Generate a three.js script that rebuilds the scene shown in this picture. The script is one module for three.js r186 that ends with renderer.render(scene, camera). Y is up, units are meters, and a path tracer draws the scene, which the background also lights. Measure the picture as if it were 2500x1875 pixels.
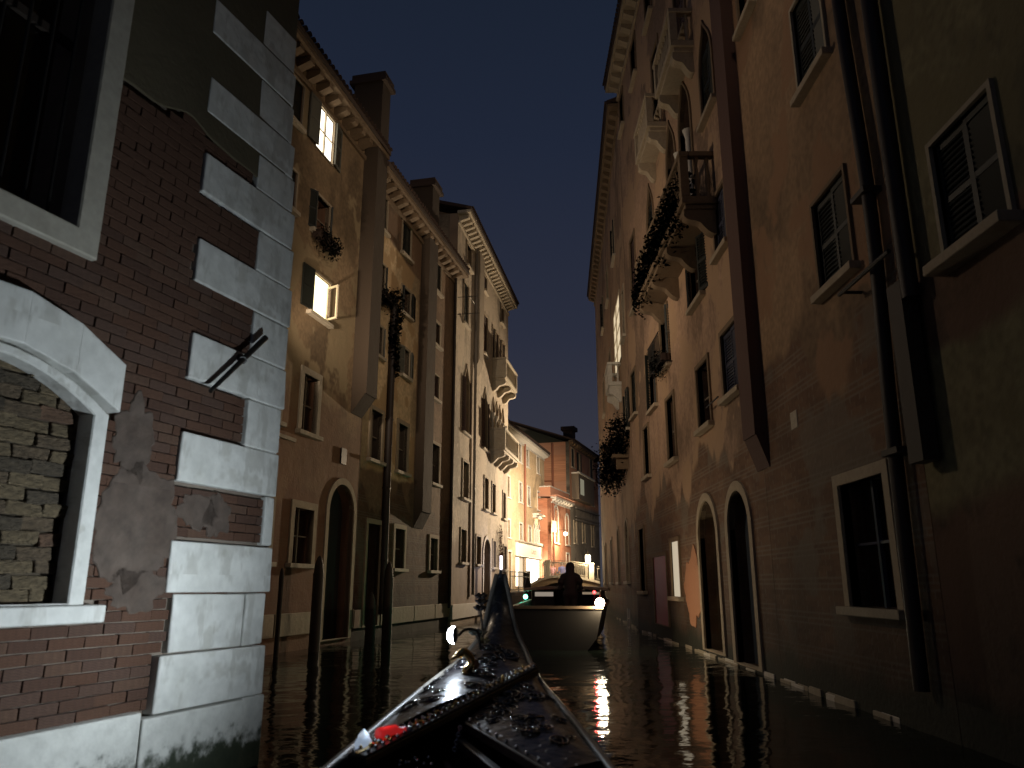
import * as THREE from 'three';
import { mergeGeometries } from 'three/addons/utils/BufferGeometryUtils.js';
import { RoundedBoxGeometry } from 'three/addons/geometries/RoundedBoxGeometry.js';
import { MarchingCubes } from 'three/addons/objects/MarchingCubes.js';
import { RectAreaLightUniformsLib } from 'three/addons/lights/RectAreaLightUniformsLib.js';

// ------------------------------------------------------------------ camera, sky, moonlight, exposure
const scene = new THREE.Scene();
const camera = new THREE.PerspectiveCamera(53.06, 1024 / 768, 0.1, 600);
camera.position.set(0, 1.35, 0);
camera.rotation.x = THREE.MathUtils.degToRad(14.69);
camera.focus = 24; camera.userData.fStop = 2.4;
const renderer = new THREE.WebGLRenderer({ antialias: true });
renderer.setSize(1024, 768);
renderer.toneMapping = THREE.LinearToneMapping;
renderer.toneMappingExposure = 1;
renderer.shadowMap.enabled = true;
RectAreaLightUniformsLib.init();

const lin = (r, g, b) => new THREE.Color().setRGB(r, g, b);
const sky = (() => {                       // clear night sky: navy overhead, greyer with the city's glow near the horizon
  const W = 64, H = 256, d = new Float32Array(W * H * 4);
  const stops = [[-90, .016, .016, .019], [0, .046, .045, .055], [6, .040, .040, .053], [18, .023, .027, .047], [32, .0135, .0192, .038], [46, .0092, .0145, .0275], [90, .0065, .0105, .019]];
  for (let j = 0; j < H; j++) {
    const a = ((j + .5) / H - .5) * 180; let k = 0; while (k < stops.length - 2 && a > stops[k + 1][0]) k++;
    const p = stops[k], q = stops[k + 1], t = Math.min(1, Math.max(0, (a - p[0]) / (q[0] - p[0])));
    for (let i = 0; i < W; i++) { const o = (j * W + i) * 4; for (let c = 0; c < 3; c++) d[o + c] = p[c + 1] + (q[c + 1] - p[c + 1]) * t; d[o + 3] = 1; }
  }
  const t = new THREE.DataTexture(d, W, H, THREE.RGBAFormat, THREE.FloatType);
  t.mapping = THREE.EquirectangularReflectionMapping; t.magFilter = t.minFilter = THREE.LinearFilter; t.needsUpdate = true; return t;
})();
scene.background = sky; scene.environment = sky;
const moon = new THREE.DirectionalLight(0xbfd0ff, 0.012);
moon.position.set(-30, 70, 40); moon.castShadow = true; moon.shadow.radius = 4;
Object.assign(moon.shadow.camera, { left: -60, right: 60, top: 60, bottom: -60, near: 1, far: 220 });
scene.add(moon, moon.target);

// ------------------------------------------------------------------ helpers
let seed = 7; const rnd = (a = 0, b = 1) => { seed = (seed * 1664525 + 1013904223) >>> 0; return a + (b - a) * seed / 4294967296; };
const V3 = (x, y, z) => new THREE.Vector3(x, y, z);
const lattice = new Float32Array(65536); { let s = 99; for (let i = 0; i < 65536; i++) { s = (s * 1103515245 + 12345) & 0x7fffffff; lattice[i] = ((s >> 8) & 0xffff) / 65535; } }
function n2(x, y) {
  const xi = Math.floor(x), yi = Math.floor(y); let fx = x - xi, fy = y - yi; fx = fx * fx * (3 - 2 * fx); fy = fy * fy * (3 - 2 * fy);
  const a = lattice[((yi & 255) << 8) | (xi & 255)], b = lattice[((yi & 255) << 8) | ((xi + 1) & 255)], c = lattice[(((yi + 1) & 255) << 8) | (xi & 255)], d = lattice[(((yi + 1) & 255) << 8) | ((xi + 1) & 255)];
  return a + (b - a) * fx + (c - a) * fy + (a - b - c + d) * fx * fy;
}
const fbm = (x, y, o = 4) => { let s = 0, a = .5, t = 0; for (let i = 0; i < o; i++) { s += a * n2(x, y); t += a; a *= .55; x = x * 2.03 + 17.3; y = y * 2.03 + 5.7; } return s / t; };
const ss = (a, b, x) => { const t = Math.min(1, Math.max(0, (x - a) / (b - a))); return t * t * (3 - 2 * t); };
const mix = (a, b, t) => [a[0] + (b[0] - a[0]) * t, a[1] + (b[1] - a[1]) * t, a[2] + (b[2] - a[2]) * t];
const mul = (a, k) => [a[0] * k, a[1] * k, a[2] * k];
const enc = (c) => { c = Math.min(1, Math.max(0, c)); return 255 * (c <= .0031308 ? 12.92 * c : 1.055 * Math.pow(c, 1 / 2.4) - .055); };
function colorTex(W, H, fn) {              // fn(x, y in 0..1, y up) -> linear rgb
  const d = new Uint8Array(W * H * 4);
  for (let j = 0; j < H; j++) for (let i = 0; i < W; i++) { const c = fn((i + .5) / W, (j + .5) / H), o = (j * W + i) * 4; d[o] = enc(c[0]); d[o + 1] = enc(c[1]); d[o + 2] = enc(c[2]); d[o + 3] = 255; }
  const t = new THREE.DataTexture(d, W, H); t.colorSpace = THREE.SRGBColorSpace; t.magFilter = t.minFilter = THREE.LinearFilter; t.wrapS = t.wrapT = THREE.RepeatWrapping; t.needsUpdate = true; return t;
}
function grayTex(W, H, fn) { const t = colorTex(W, H, (x, y) => [0, 0, 0]); const d = t.image.data; for (let j = 0; j < H; j++) for (let i = 0; i < W; i++) { const v = Math.max(0, Math.min(255, 255 * fn((i + .5) / W, (j + .5) / H))), o = (j * W + i) * 4; d[o] = d[o + 1] = d[o + 2] = v; } t.colorSpace = THREE.NoColorSpace; return t; }
const wrapN = (x, y, f, o) => {            // tileable noise
  const a = fbm(x * f, y * f, o), b = fbm((x - 1) * f + 0, y * f, o), c = fbm(x * f, (y - 1) * f, o), e = fbm((x - 1) * f, (y - 1) * f, o), u = ss(.8, 1, x), v = ss(.8, 1, y);
  return (a * (1 - u) + b * u) * (1 - v) + (c * (1 - u) + e * u) * v;
};
const plasterBump = grayTex(512, 512, (x, y) => .6 * wrapN(x, y, 6, 4) + .4 * wrapN(x, y, 40, 3));
const stoneBump = grayTex(256, 256, (x, y) => wrapN(x, y, 9, 5));
const std = (o) => new THREE.MeshStandardMaterial(o), phy = (o) => new THREE.MeshPhysicalMaterial(o);

const stoneMap = colorTex(256, 256, (x, y) => { const n = wrapN(x, y, 5, 5), m = wrapN(x, y, 23, 3); return mul(mix([.50, .46, .39], [.62, .59, .52], n), .8 + .3 * m); });
const M = {
  stone: std({ map: stoneMap, bumpMap: stoneBump, bumpScale: .006, roughness: .8 }),
  dirtyStone: std({ map: stoneMap, color: lin(.55, .5, .42), bumpMap: stoneBump, bumpScale: .008, roughness: .85 }),
  greyStone: std({ map: stoneMap, color: lin(.75, .7, .62), bumpMap: stoneBump, bumpScale: .006, roughness: .85 }),
  glass: phy({ color: 0xffffff, roughness: .05, transmission: 1, thickness: 0, ior: 1.45 }),
  darkGlass: phy({ color: lin(.012, .013, .015), roughness: .08 }),
  shutter: std({ color: lin(.008, .011, .009), roughness: .6 }),
  shutterBlue: std({ color: lin(.03, .034, .06), roughness: .6 }),
  shutterGrey: std({ color: lin(.12, .12, .1), roughness: .65 }),
  shutterBrown: std({ color: lin(.06, .035, .03), roughness: .65 }),
  woodFrame: std({ color: lin(.2, .16, .12), roughness: .6 }),
  creamWood: std({ color: lin(.55, .48, .36), roughness: .6 }),
  darkWood: std({ color: lin(.03, .02, .014), roughness: .7 }),
  gateShade: std({ color: lin(.006, .005, .004), roughness: .8 }),  // near-black sheet standing in for the shade inside the water gates
  iron: std({ color: lin(.02, .019, .018), roughness: .5, metalness: .5 }),
  paleIron: std({ color: lin(.2, .18, .15), roughness: .5 }),
  pipe: std({ color: lin(.022, .014, .011), roughness: .6, metalness: .1 }),
  redPipe: std({ color: lin(.2, .07, .035), roughness: .6 }),
  greyPipe: std({ color: lin(.16, .14, .12), roughness: .6 }),
  tile: std({ color: lin(.05, .03, .022), roughness: .9 }),
  frame: std({ map: stoneMap, color: lin(.62, .54, .44), bumpMap: stoneBump, bumpScale: .006, roughness: .9 }),
  frameDark: std({ map: stoneMap, color: lin(.3, .22, .15), bumpMap: stoneBump, bumpScale: .006, roughness: .9 }),
  room: std({ color: lin(.008, .0075, .007), roughness: 1 }),
  leaf: std({ color: lin(.014, .02, .010), roughness: .7, side: THREE.DoubleSide }),
  leafDark: std({ color: lin(.008, .012, .006), roughness: .75, side: THREE.DoubleSide }),
  terracotta: std({ color: lin(.035, .02, .014), roughness: .9 }),
  soil: std({ color: lin(.02, .015, .01), roughness: 1 }),
};
const glow = (r, g, b, k = 1) => std({ color: lin(.1, .1, .1), roughness: .6, emissive: lin(r, g, b), emissiveIntensity: k });
M.litWhite = glow(1, .9, .72, 3.2); M.litYellow = glow(1, .83, .48, 2.6); M.litCream = glow(1, .76, .45, .55); M.litLow = glow(1, .84, .6, .5); M.litTall = glow(1, .8, .52, .75); M.litDim = glow(.9, .72, .5, .4);

const names = new Map();
const numbered = (n) => { const k = names.get(n) ?? 0; names.set(n, k + 1); return k ? n + '_' + String(k).padStart(3, '0') : n; };
function tag(o, label, category, group) { o.userData = { label, category }; if (group) o.userData.group = group; return o; }
function thing(name, label, category, pos = [0, 0, 0], turn = 0, group) { const g = new THREE.Group(); g.name = numbered(name); g.position.set(...pos); g.rotation.y = turn; scene.add(g); return tag(g, label, category, group); }
function mesh(name, geo, mat, parent) { if (Array.isArray(geo)) geo = merge(geo); const m = new THREE.Mesh(geo, mat); m.name = name; m.castShadow = m.receiveShadow = true; parent.add(m); return m; }
function merge(list) { list = list.map((g) => { g = g.index ? g.toNonIndexed() : g; for (const k of Object.keys(g.attributes)) if (!['position', 'normal', 'uv'].includes(k)) g.deleteAttribute(k); return g; }); return list.length === 1 ? list[0] : mergeGeometries(list); }
function box(x0, x1, y0, y1, z0, z1) { const g = new THREE.BoxGeometry(x1 - x0, y1 - y0, z1 - z0); g.translate((x0 + x1) / 2, (y0 + y1) / 2, (z0 + z1) / 2); return g; }
function rbox(x0, x1, y0, y1, z0, z1, r = .012) { const g = new RoundedBoxGeometry(x1 - x0, y1 - y0, z1 - z0, 1, r); g.translate((x0 + x1) / 2, (y0 + y1) / 2, (z0 + z1) / 2); return g; }
function metreUV(g, k = 1) { const p = g.attributes.position, n = g.attributes.normal, u = g.attributes.uv; for (let i = 0; i < p.count; i++) { const ax = Math.abs(n.getX(i)), ay = Math.abs(n.getY(i)), az = Math.abs(n.getZ(i)); if (az >= ax && az >= ay) u.setXY(i, p.getX(i) * k, p.getY(i) * k); else if (ax >= ay) u.setXY(i, p.getZ(i) * k, p.getY(i) * k); else u.setXY(i, p.getX(i) * k, p.getZ(i) * k); } return g; }
function rod(a, b, r, seg = 6, r2 = r) { const d = b.clone().sub(a), g = new THREE.CylinderGeometry(r2, r, d.length(), seg); g.applyQuaternion(new THREE.Quaternion().setFromUnitVectors(V3(0, 1, 0), d.clone().normalize())); g.translate((a.x + b.x) / 2, (a.y + b.y) / 2, (a.z + b.z) / 2); return g; }
function tube(pts, r, seg = 24, rs = 6) { return new THREE.TubeGeometry(new THREE.CatmullRomCurve3(pts), seg, r, rs); }
function lathe(pts, seg = 12) { return new THREE.LatheGeometry(pts.map((p) => new THREE.Vector2(p[0], p[1])), seg); }
function sphere(x, y, z, r, ws = 12, hs = 8) { const g = new THREE.SphereGeometry(r, ws, hs); g.translate(x, y, z); return g; }

// ------------------------------------------------------------------ facades: x along the wall, y up, z out over the canal
function openPath(P, u0, u1, v0, v1, kind) {
  const w = u1 - u0, c = (u0 + u1) / 2; P.moveTo(u0, v0); P.lineTo(u1, v0);
  if (kind === 'round') { P.lineTo(u1, v1 - w / 2); P.absarc(c, v1 - w / 2, w / 2, 0, Math.PI, false); }
  else if (kind === 'point') { const s = v1 - w * 1.05; P.lineTo(u1, s); P.bezierCurveTo(u1, s + w * .55, c + w * .1, v1 - w * .3, c, v1); P.bezierCurveTo(c - w * .1, v1 - w * .3, u0, s + w * .55, u0, s); }
  else if (kind === 'segment') { P.lineTo(u1, v1 - w * .16); P.quadraticCurveTo(c, v1 + w * .16, u0, v1 - w * .16); }
  else { P.lineTo(u1, v1); P.lineTo(u0, v1); }
  P.lineTo(u0, v0); return P;
}
const shutterGeo = (() => {                // a leaf 1 x 1 m wide and high, 4 cm thick, hinged at x = 0
  const g = [box(0, .1, 0, 1, 0, .04), box(.9, 1, 0, 1, 0, .04), box(.1, .9, 0, .06, .002, .038), box(.1, .9, .94, 1, .002, .038), box(.1, .9, .48, .53, .002, .038)];
  for (let i = 0; i < 9; i++) for (const o of [.06, .53]) { const s = new THREE.BoxGeometry(.8, .05, .012); s.rotateX(-.6); s.translate(.5, o + .03 + i * .048, .02); g.push(s); }
  return merge(g);
})();
const boardGeo = merge([0, 1, 2, 3].map((i) => box(i * .25, i * .25 + .244, 0, 1, 0, .035)).concat([box(.02, .98, .15, .22, .035, .06), box(.02, .98, .78, .85, .035, .06)]));
function leafOf(parent, mat, u, v0, v1, w, turn, z = .06, boards) {   // hinge at u; turn 0 opens towards +x flat on the wall, PI towards -x
  const m = mesh('shutter', boards ? boardGeo : shutterGeo, mat, parent); m.scale.set(w, v1 - v0, 1); m.position.set(u, v0, z); m.rotation.y = turn; return m;
}
function addWindow(g, o) {
  const { u0, u1, v0, v1 } = o, w = u1 - u0, fw = o.fw ?? .09, kind = o.kind ?? 'rect', proud = o.proud ?? .04, deep = o.deep ?? (o.lit && o.sill === false && o.u0 < -2 && o.v0 > 9 && o.v0 < 10 ? .02 : .16);
  const outer = openPath(new THREE.Shape(), u0 - fw, u1 + fw, o.door ? v0 : v0 - (o.sill === false ? fw : 0), v1 + fw, kind); outer.holes.push(openPath(new THREE.Path(), u0, u1, o.door ? v0 - .001 : v0, v1, kind));
  let fg; 
  if (o.door) { const s = new THREE.Shape(); openPath(s, u0 - fw, u1 + fw, v0, v1 + fw, kind); s.holes.push(openPath(new THREE.Path(), u0, u1, v0 + .02, v1, kind)); fg = new THREE.ExtrudeGeometry(s, { depth: proud + .1, bevelEnabled: false, curveSegments: 14 }); }
  else fg = new THREE.ExtrudeGeometry(outer, { depth: proud + .1, bevelEnabled: false, curveSegments: 14 });
  fg.translate(0, 0, -.1);
  const f = mesh(o.name ?? (o.door ? 'door' : 'window'), fg, o.frame ?? (o.door ? M.greyStone : M.frame), g);
  if (o.label) f.userData.label = o.label;
  const ps = openPath(new THREE.Shape(), u0, u1, v0, v1, kind), pg = new THREE.ShapeGeometry(ps, 14); pg.translate(0, 0, -deep);
  if (o.panel) mesh('door_or_shade_panel', merge([new THREE.ExtrudeGeometry(ps, { depth: .04, bevelEnabled: false, curveSegments: 14 }).translate(0, 0, -deep - .1)]), o.panel, f);  // door leaves, and the near-black shade sheets in two water gates
  else if (!o.open) mesh(o.lit ? 'lit_window' : 'pane', pg, o.lit ?? (o.far ? M.darkGlass : M.glass), f);
  if (!o.panel && !o.open && o.cross !== false) {
    const c = (u0 + u1) / 2, t = .025, q = [box(c - t, c + t, v0, v1 - (kind === 'rect' ? 0 : w * .35), -deep + .005, -deep + .05)]; const hh = v1 - v0 - (kind === 'rect' ? 0 : w * .5);
    for (let i = 1; i < Math.max(2, Math.round(hh / .65)); i++) { const y = v0 + hh * i / Math.max(2, Math.round(hh / .65)); q.push(box(u0, c - t - .002, y - .015, y + .015, -deep + .008, -deep + .04), box(c + t + .002, u1, y - .015, y + .015, -deep + .008, -deep + .04)); }
    mesh('glazing_bar', q, o.bars ?? M.woodFrame, f);
  }
  if (o.sill !== false && !o.door) mesh('sill', metreUV(rbox(u0 - fw - .06, u1 + fw + .06, v0 - .1, v0 - .002, -.09, o.sillOut ?? .13)), o.sillMat ?? o.frame ?? M.greyStone, f);
  const sm = o.sm ?? M.shutter, top = kind === 'rect' ? v1 : v1 - w * .6;
  if (o.shut === 'open') { leafOf(f, sm, u0 - .005, v0, top, w / 2, Math.PI - (o.a ?? .08), proud + .075, o.boards); leafOf(f, sm, u1 + .005, v0, top, w / 2, o.b ?? .08, proud + .03, o.boards); }
  if (o.shut === 'closed') { leafOf(f, sm, u0 + .005, v0, top, w / 2 - .01, .02, -.07, o.boards); leafOf(f, sm, u1 - .005, v0, top, w / 2 - .01, Math.PI, -.02, o.boards); }
  if (o.shut === 'left') leafOf(f, sm, u0 - .005, v0, top, w / 2, Math.PI - (o.a ?? .08), proud + .075, o.boards);
  if (o.shut === 'right') leafOf(f, sm, u1 + .005, v0, top, w / 2, o.b ?? .08, proud + .03, o.boards);
  return f;
}
function plaster(base, o = {}) {           // (u, v) in metres -> linear colour of aged Venetian plaster over brick
  const s = o.s ?? 0, brickTop = o.brick ?? 0;
  return (u, v) => {
    const n = fbm(u * .55 + s, v * .55 + s, 5), m = fbm(u * 3 + s, v * 3, 4), st = fbm(u * 5 + s, v * .35, 3);
    let c = mul(base, .55 + .62 * n + .3 * m);
    c = mix(c, mul(base, .5), .35 * ss(.5, .8, st) * ss(.4, .6, fbm(u * .4 + 9, v * .3 + s, 3))); c = mix(c, mul(base, .45), .75 * ss(.53, .68, fbm(u * .7 + 13 + s, v * .45 + 2, 5))); c = mul(c, .8 + .4 * n2(u * 17, v * 17));
    c = mix(c, o.patch ?? mul(base, 1.25), .85 * ss(.54, .6, fbm(u * .9 + 31 + s, v * .8, 5)));
    if (brickTop) {
      const e = brickTop + 1.5 * (fbm(u * .8 + s, v * .3 + 7, 4) - .5) * 2, k = ss(e + .12, e - .12, v);
      if (k > 0) {
        const row = Math.floor(v / .072), bu = u / .26 + (row & 1) * .5, fx = bu - Math.floor(bu), fy = v / .072 - row, mort = (fx < .05 || fy < .16) ? 1 : 0, h = n2(Math.floor(bu) * 3.7 + 5, row * 2.3);
        let b = mix([.15, .078, .045], [.23, .13, .072], h); b = mix(b, [.26, .22, .17], mort * .7); b = mul(b, .55 + .7 * fbm(u * 1.2, v * 1.2 + 3, 4)); b = mix(b, [.2, .17, .13], .55 * ss(.55, .66, fbm(u * 1.1 + 9, v * 1.3, 4)));
        c = mix(c, o.bc ? mul(b, o.bc) : b, k);
      }
    }
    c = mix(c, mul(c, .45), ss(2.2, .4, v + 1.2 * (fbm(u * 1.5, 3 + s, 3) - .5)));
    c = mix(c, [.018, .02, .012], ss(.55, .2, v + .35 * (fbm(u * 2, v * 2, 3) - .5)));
    return c;
  };
}
function house(o) {
  const { u0, u1, H } = o, D = o.D ?? 8, v0 = -1, T = .34, R = 44;
  const g = thing(o.name ?? 'townhouse', o.label, o.category ?? 'house', [o.x, 0, -o.d], Math.atan2(o.dir[1], o.dir[0]), o.group);
  const W = u1 - u0, Hh = H - v0, tw = Math.min(1400, Math.round(W * R)), th = Math.min(1400, Math.round(Hh * R));
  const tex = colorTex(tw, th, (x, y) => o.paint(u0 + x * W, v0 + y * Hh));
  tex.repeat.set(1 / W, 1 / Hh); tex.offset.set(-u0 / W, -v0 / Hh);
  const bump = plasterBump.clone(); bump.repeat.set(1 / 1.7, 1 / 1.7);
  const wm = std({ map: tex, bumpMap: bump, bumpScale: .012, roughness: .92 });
  const s = new THREE.Shape(); s.moveTo(u0, v0); s.lineTo(u1, v0); s.lineTo(u1, H); s.lineTo(u0, H); s.lineTo(u0, v0);
  for (const w of o.windows ?? []) s.holes.push(openPath(new THREE.Path(), w.u0, w.u1, w.v0, w.v1, w.kind ?? 'rect'));
  const wg = new THREE.ExtrudeGeometry(s, { depth: T, bevelEnabled: false, curveSegments: 14 }); wg.translate(0, 0, -T);
  mesh('wall', wg, wm, g);
  const sw = std({ map: tex, bumpMap: bump, bumpScale: .012, roughness: .92, color: o.sideTint ?? lin(1, 1, 1) });
  const side = (a) => { const q = metreUV(box(a, a + .3, v0, H, -D, -T)); const uv = q.attributes.uv; for (let i = 0; i < uv.count; i++) uv.setX(i, u0 + Math.abs(uv.getX(i)) % W); return q; };
  mesh('side_wall', side(u0), sw, g); mesh('side_wall', side(u1 - .3), sw, g);
  mesh('back_wall', [box(u0 + .3, u1 - .3, v0, H, -D, -D + .3), box(u0 + .3, u1 - .3, v0, H - .3, -2.6, -2.5)], M.room, g);
  const fl = []; for (const v of o.floors ?? [3.6, 6.8, 9.8, 12.7]) if (v < H - 1) fl.push(box(u0 + .3, u1 - .3, v, v + .15, -2.5, -T)); if (fl.length) mesh('floor', fl, M.room, g);
  const ov = o.ov ?? .45, rise = o.rise ?? D * .2, rs = new THREE.Shape(); rs.moveTo(ov + .04, H + .1); rs.lineTo(-D / 2, H + .1 + rise); rs.lineTo(-D - .3, H + .1); rs.lineTo(-D - .3, H + .22); rs.lineTo(-D / 2, H + .24 + rise); rs.lineTo(ov + .04, H + .24);
  const rg = new THREE.ExtrudeGeometry(rs, { depth: W + .1, bevelEnabled: false }); rg.rotateY(-Math.PI / 2); rg.translate(u1 + .05, 0, 0);
  const roof = mesh('roof', rg, o.tile ?? M.tile, g);
  { const t = []; for (let u = u0 + .1; u < u1; u += .2) { const q = new THREE.CylinderGeometry(.075, .085, .5, 7, 1, true, Math.PI / 2, Math.PI); q.rotateX(Math.PI / 2); q.translate(u, H + .22, ov - .14); t.push(q); } mesh('eaves_tiles', t, o.tile ?? M.tile, roof).userData.kind = 'stuff'; }
  // closing triangles under the roof at both ends
  const ts = new THREE.Shape(); ts.moveTo(-T, H - .01); ts.lineTo(-D, H - .01); ts.lineTo(-D / 2, H + rise - .02);
  for (const a of [u0 + .3, u1]) { const q = new THREE.ExtrudeGeometry(ts, { depth: .3, bevelEnabled: false }); q.rotateY(-Math.PI / 2); q.translate(a, 0, 0); mesh('gable', q, sw, g); }
  if (o.cornice !== false) {
    mesh('cornice', metreUV(merge([box(u0 - .05, u1 + .05, H - .02, H + .1, -.02, ov), box(u0, u1, H - .42, H - .3, .0, .07)])), o.corniceMat ?? M.frameDark, g);
    const p = o.pitch ?? .5, bs = new THREE.Shape(); bs.moveTo(0, 0); bs.lineTo(ov - .08, .14); bs.lineTo(ov - .08, .26); bs.lineTo(0, .26);
    const bg = new THREE.ExtrudeGeometry(bs, { depth: p * .42, bevelEnabled: false }); bg.rotateY(-Math.PI / 2); bg.translate(p * .21, H - .285, .003);
    for (let u = u0 + p * .6; u < u1 - p * .2; u += p) mesh('bracket', bg, o.corniceMat ?? M.frameDark, g).position.x = u;
  }
  for (const w of o.windows ?? []) addWindow(g, w);
  return g;
}
function flue(g, u, w, p, v0, v1, top, mat, name = 'flue') {   // a chimney breast standing out from the wall and its stack above the roof
  const q = [box(u - w / 2, u + w / 2, v0, v1, 0, p)]; if (v0 > .5) { const c = new THREE.BoxGeometry(w * .98, .5, p * .9); const a = c.attributes.position; for (let i = 0; i < a.count; i++) if (a.getY(i) < 0 && a.getZ(i) > 0) a.setZ(i, -p * .4); c.computeVertexNormals(); c.translate(u, v0 - .25, p * .46); q.push(c); }
  const f = mesh(name, metreUV(merge(q), .4), mat, g);
  if (top) {
    const c = mesh('chimney', metreUV(box(u - w * .42, u + w * .42, v1, top - .3, -.45, p + .02), .4), mat, g);
    mesh('chimney_cap', [box(u - w * .55, u + w * .55, top - .3, top - .18, -.58, p + .14), box(u - w * .5, u + w * .5, top - .18, top, -.52, p + .1)], M.tile, c);
  }
  return f;
}
function balcony(g, u0, u1, v, out, h = .95, o = {}) {
  const mat = o.mat ?? M.greyStone, b = mesh('balcony', metreUV(merge([rbox(u0, u1, v - .14, v, -.02, out), rbox(u0 + .06, u1 - .06, v - .24, v - .142, -.02, out - .07)])), mat, g);
  if (o.label) b.userData.label = o.label;
  const n = o.nb ?? Math.max(2, Math.round((u1 - u0) / .9)), s = new THREE.Shape(); s.moveTo(0, 0); s.bezierCurveTo(.1, -.02, out * .3, .08, out * .45, .22); s.bezierCurveTo(out * .6, .3, out * .8, .24, out - .05, .36); s.lineTo(out - .05, .5); s.lineTo(0, .5);
  const bg = new THREE.ExtrudeGeometry(s, { depth: .22, bevelEnabled: false }); bg.rotateY(-Math.PI / 2); bg.translate(.11, 0, 0);
  for (let i = 0; i < n; i++) mesh('bracket', bg, mat, b).position.set(u0 + .2 + (u1 - u0 - .4) * i / (n - 1), v - .742, .004);
  mesh('rail', metreUV(merge([rbox(u0 - .03, u1 + .03, v + h - .1, v + h, out - .18, out + .02), rbox(u0 - .03, u0 + .14, v + h - .1, v + h, .003, out - .182), rbox(u1 - .14, u1 + .03, v + h - .1, v + h, .003, out - .182)])), mat, b);
  for (const u of [u0, u1 - .16]) mesh('corner_post', metreUV(box(u, u + .16, v + .002, v + h - .102, out - .16, out)), mat, b);
  if (o.slabs) for (const u of [u0 + .02, u1 - .1]) mesh('parapet', metreUV(box(u, u + .08, v + .002, v + h - .102, .003, out - .162)), mat, b);
  const bl = lathe([[.045, 0], [.05, .05], [.03, .1], [.055, .28], [.035, .5], [.025, .62], [.04, .7], [.05, .74]].map((p) => [p[0], p[1] * (h - .1) / .74]), 8);
  for (let u = u0 + .3; u < u1 - .22; u += .2) mesh('baluster', bl, mat, b).position.set(u, v + .001, out - .08);
  if (!o.slabs) for (const uu of [u0 + .07, u1 - .08]) for (let z = .12; z < out - .2; z += .2) mesh('baluster', bl, mat, b).position.set(uu, v + .001, z);
  return b;
}
function foliage(list, n, size, droop = 0) {   // n leaf quads scattered in ellipsoids [x, y, z, rx, ry, rz]
  const pos = [], nor = [], uv = [], ind = []; let k = 0; const q = new THREE.Quaternion(), e = new THREE.Euler();
  for (const [x, y, z, rx, ry, rz] of list) for (let i = 0; i < n; i++) {
    const a = rnd(0, Math.PI * 2), c = rnd(-1, 1), r = Math.pow(rnd(), .4) * (0.75 + .4 * n2(a * 2 + x * 3, c * 3 + y)), s = Math.sqrt(1 - c * c), px = x + rx * r * s * Math.cos(a), py = y + ry * r * c - droop * rnd() * rnd(), pz = z + rz * r * s * Math.sin(a);
    e.set(rnd(-1.6, 1.6), rnd(0, 6.3), rnd(-1, 1)); q.setFromEuler(e); const L = size * rnd(.6, 1.3), w = L * .55, N = V3(0, 1, 0).applyQuaternion(q);
    for (const [lx, lz, ly] of [[0, -L / 2, 0], [w / 2, 0, L * .1], [0, L / 2, 0], [-w / 2, 0, L * .1]]) { const p = V3(lx, ly, lz).applyQuaternion(q); pos.push(px + p.x, py + p.y, pz + p.z); nor.push(N.x, N.y, N.z); uv.push(lx / L + .5, lz / L + .5); }
    ind.push(k, k + 1, k + 2, k, k + 2, k + 3); k += 4;
  }
  const g = new THREE.BufferGeometry(); g.setAttribute('position', new THREE.Float32BufferAttribute(pos, 3)); g.setAttribute('normal', new THREE.Float32BufferAttribute(nor, 3)); g.setAttribute('uv', new THREE.Float32BufferAttribute(uv, 2)); g.setIndex(ind); return g;
}
const onWall = (h, u, v, z) => h.localToWorld(V3(u, v, z));   // a point given on a facade, in the world
const settleWorld = (h) => h.updateMatrixWorld(true);

// ------------------------------------------------------------------ water
{
  const waves = []; for (let i = 0; i < 26; i++) { const L = .22 * Math.pow(1.13, i), a = rnd(-.75, .75) + (i % 3 ? 0 : 1.2), k = 2 * Math.PI / L; waves.push([k * Math.cos(a), k * Math.sin(a), rnd(0, 6.28), .0009 * Math.pow(L, .62)]); }
  const g = new THREE.PlaneGeometry(15, 66, 170, 900); g.rotateX(-Math.PI / 2); g.translate(.8, 0, -31);
  const p = g.attributes.position;
  for (let i = 0; i < p.count; i++) { const x = p.getX(i), z = p.getZ(i), f = ss(46, 20, -z) * .75 + .25; let y = 0; for (const w of waves) y += w[3] * Math.sin(w[0] * z + w[1] * x + w[2]); p.setY(i, y * f * (.5 + fbm(x * .5, z * .3, 2))); }
  g.computeVertexNormals();
  const uv = g.attributes.uv; for (let i = 0; i < p.count; i++) uv.setXY(i, p.getX(i), p.getZ(i));
  const b = grayTex(512, 512, (x, y) => .5 * wrapN(x, y, 10, 3) + .5 * wrapN(x * 1, y, 22, 3)); b.repeat.set(.35, .6);
  const w = mesh('canal_water', g, phy({ color: lin(.006, .009, .007), roughness: .05, ior: 1.33, bumpMap: b, bumpScale: .005 }), scene); w.userData.kind = 'structure';
  const far = new THREE.PlaneGeometry(500, 500); far.rotateX(-Math.PI / 2); far.translate(0, -.35, -60);
  mesh('lagoon_bed', far, std({ color: lin(.01, .011, .008), roughness: .9 }), scene).userData.kind = 'structure';
}

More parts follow.
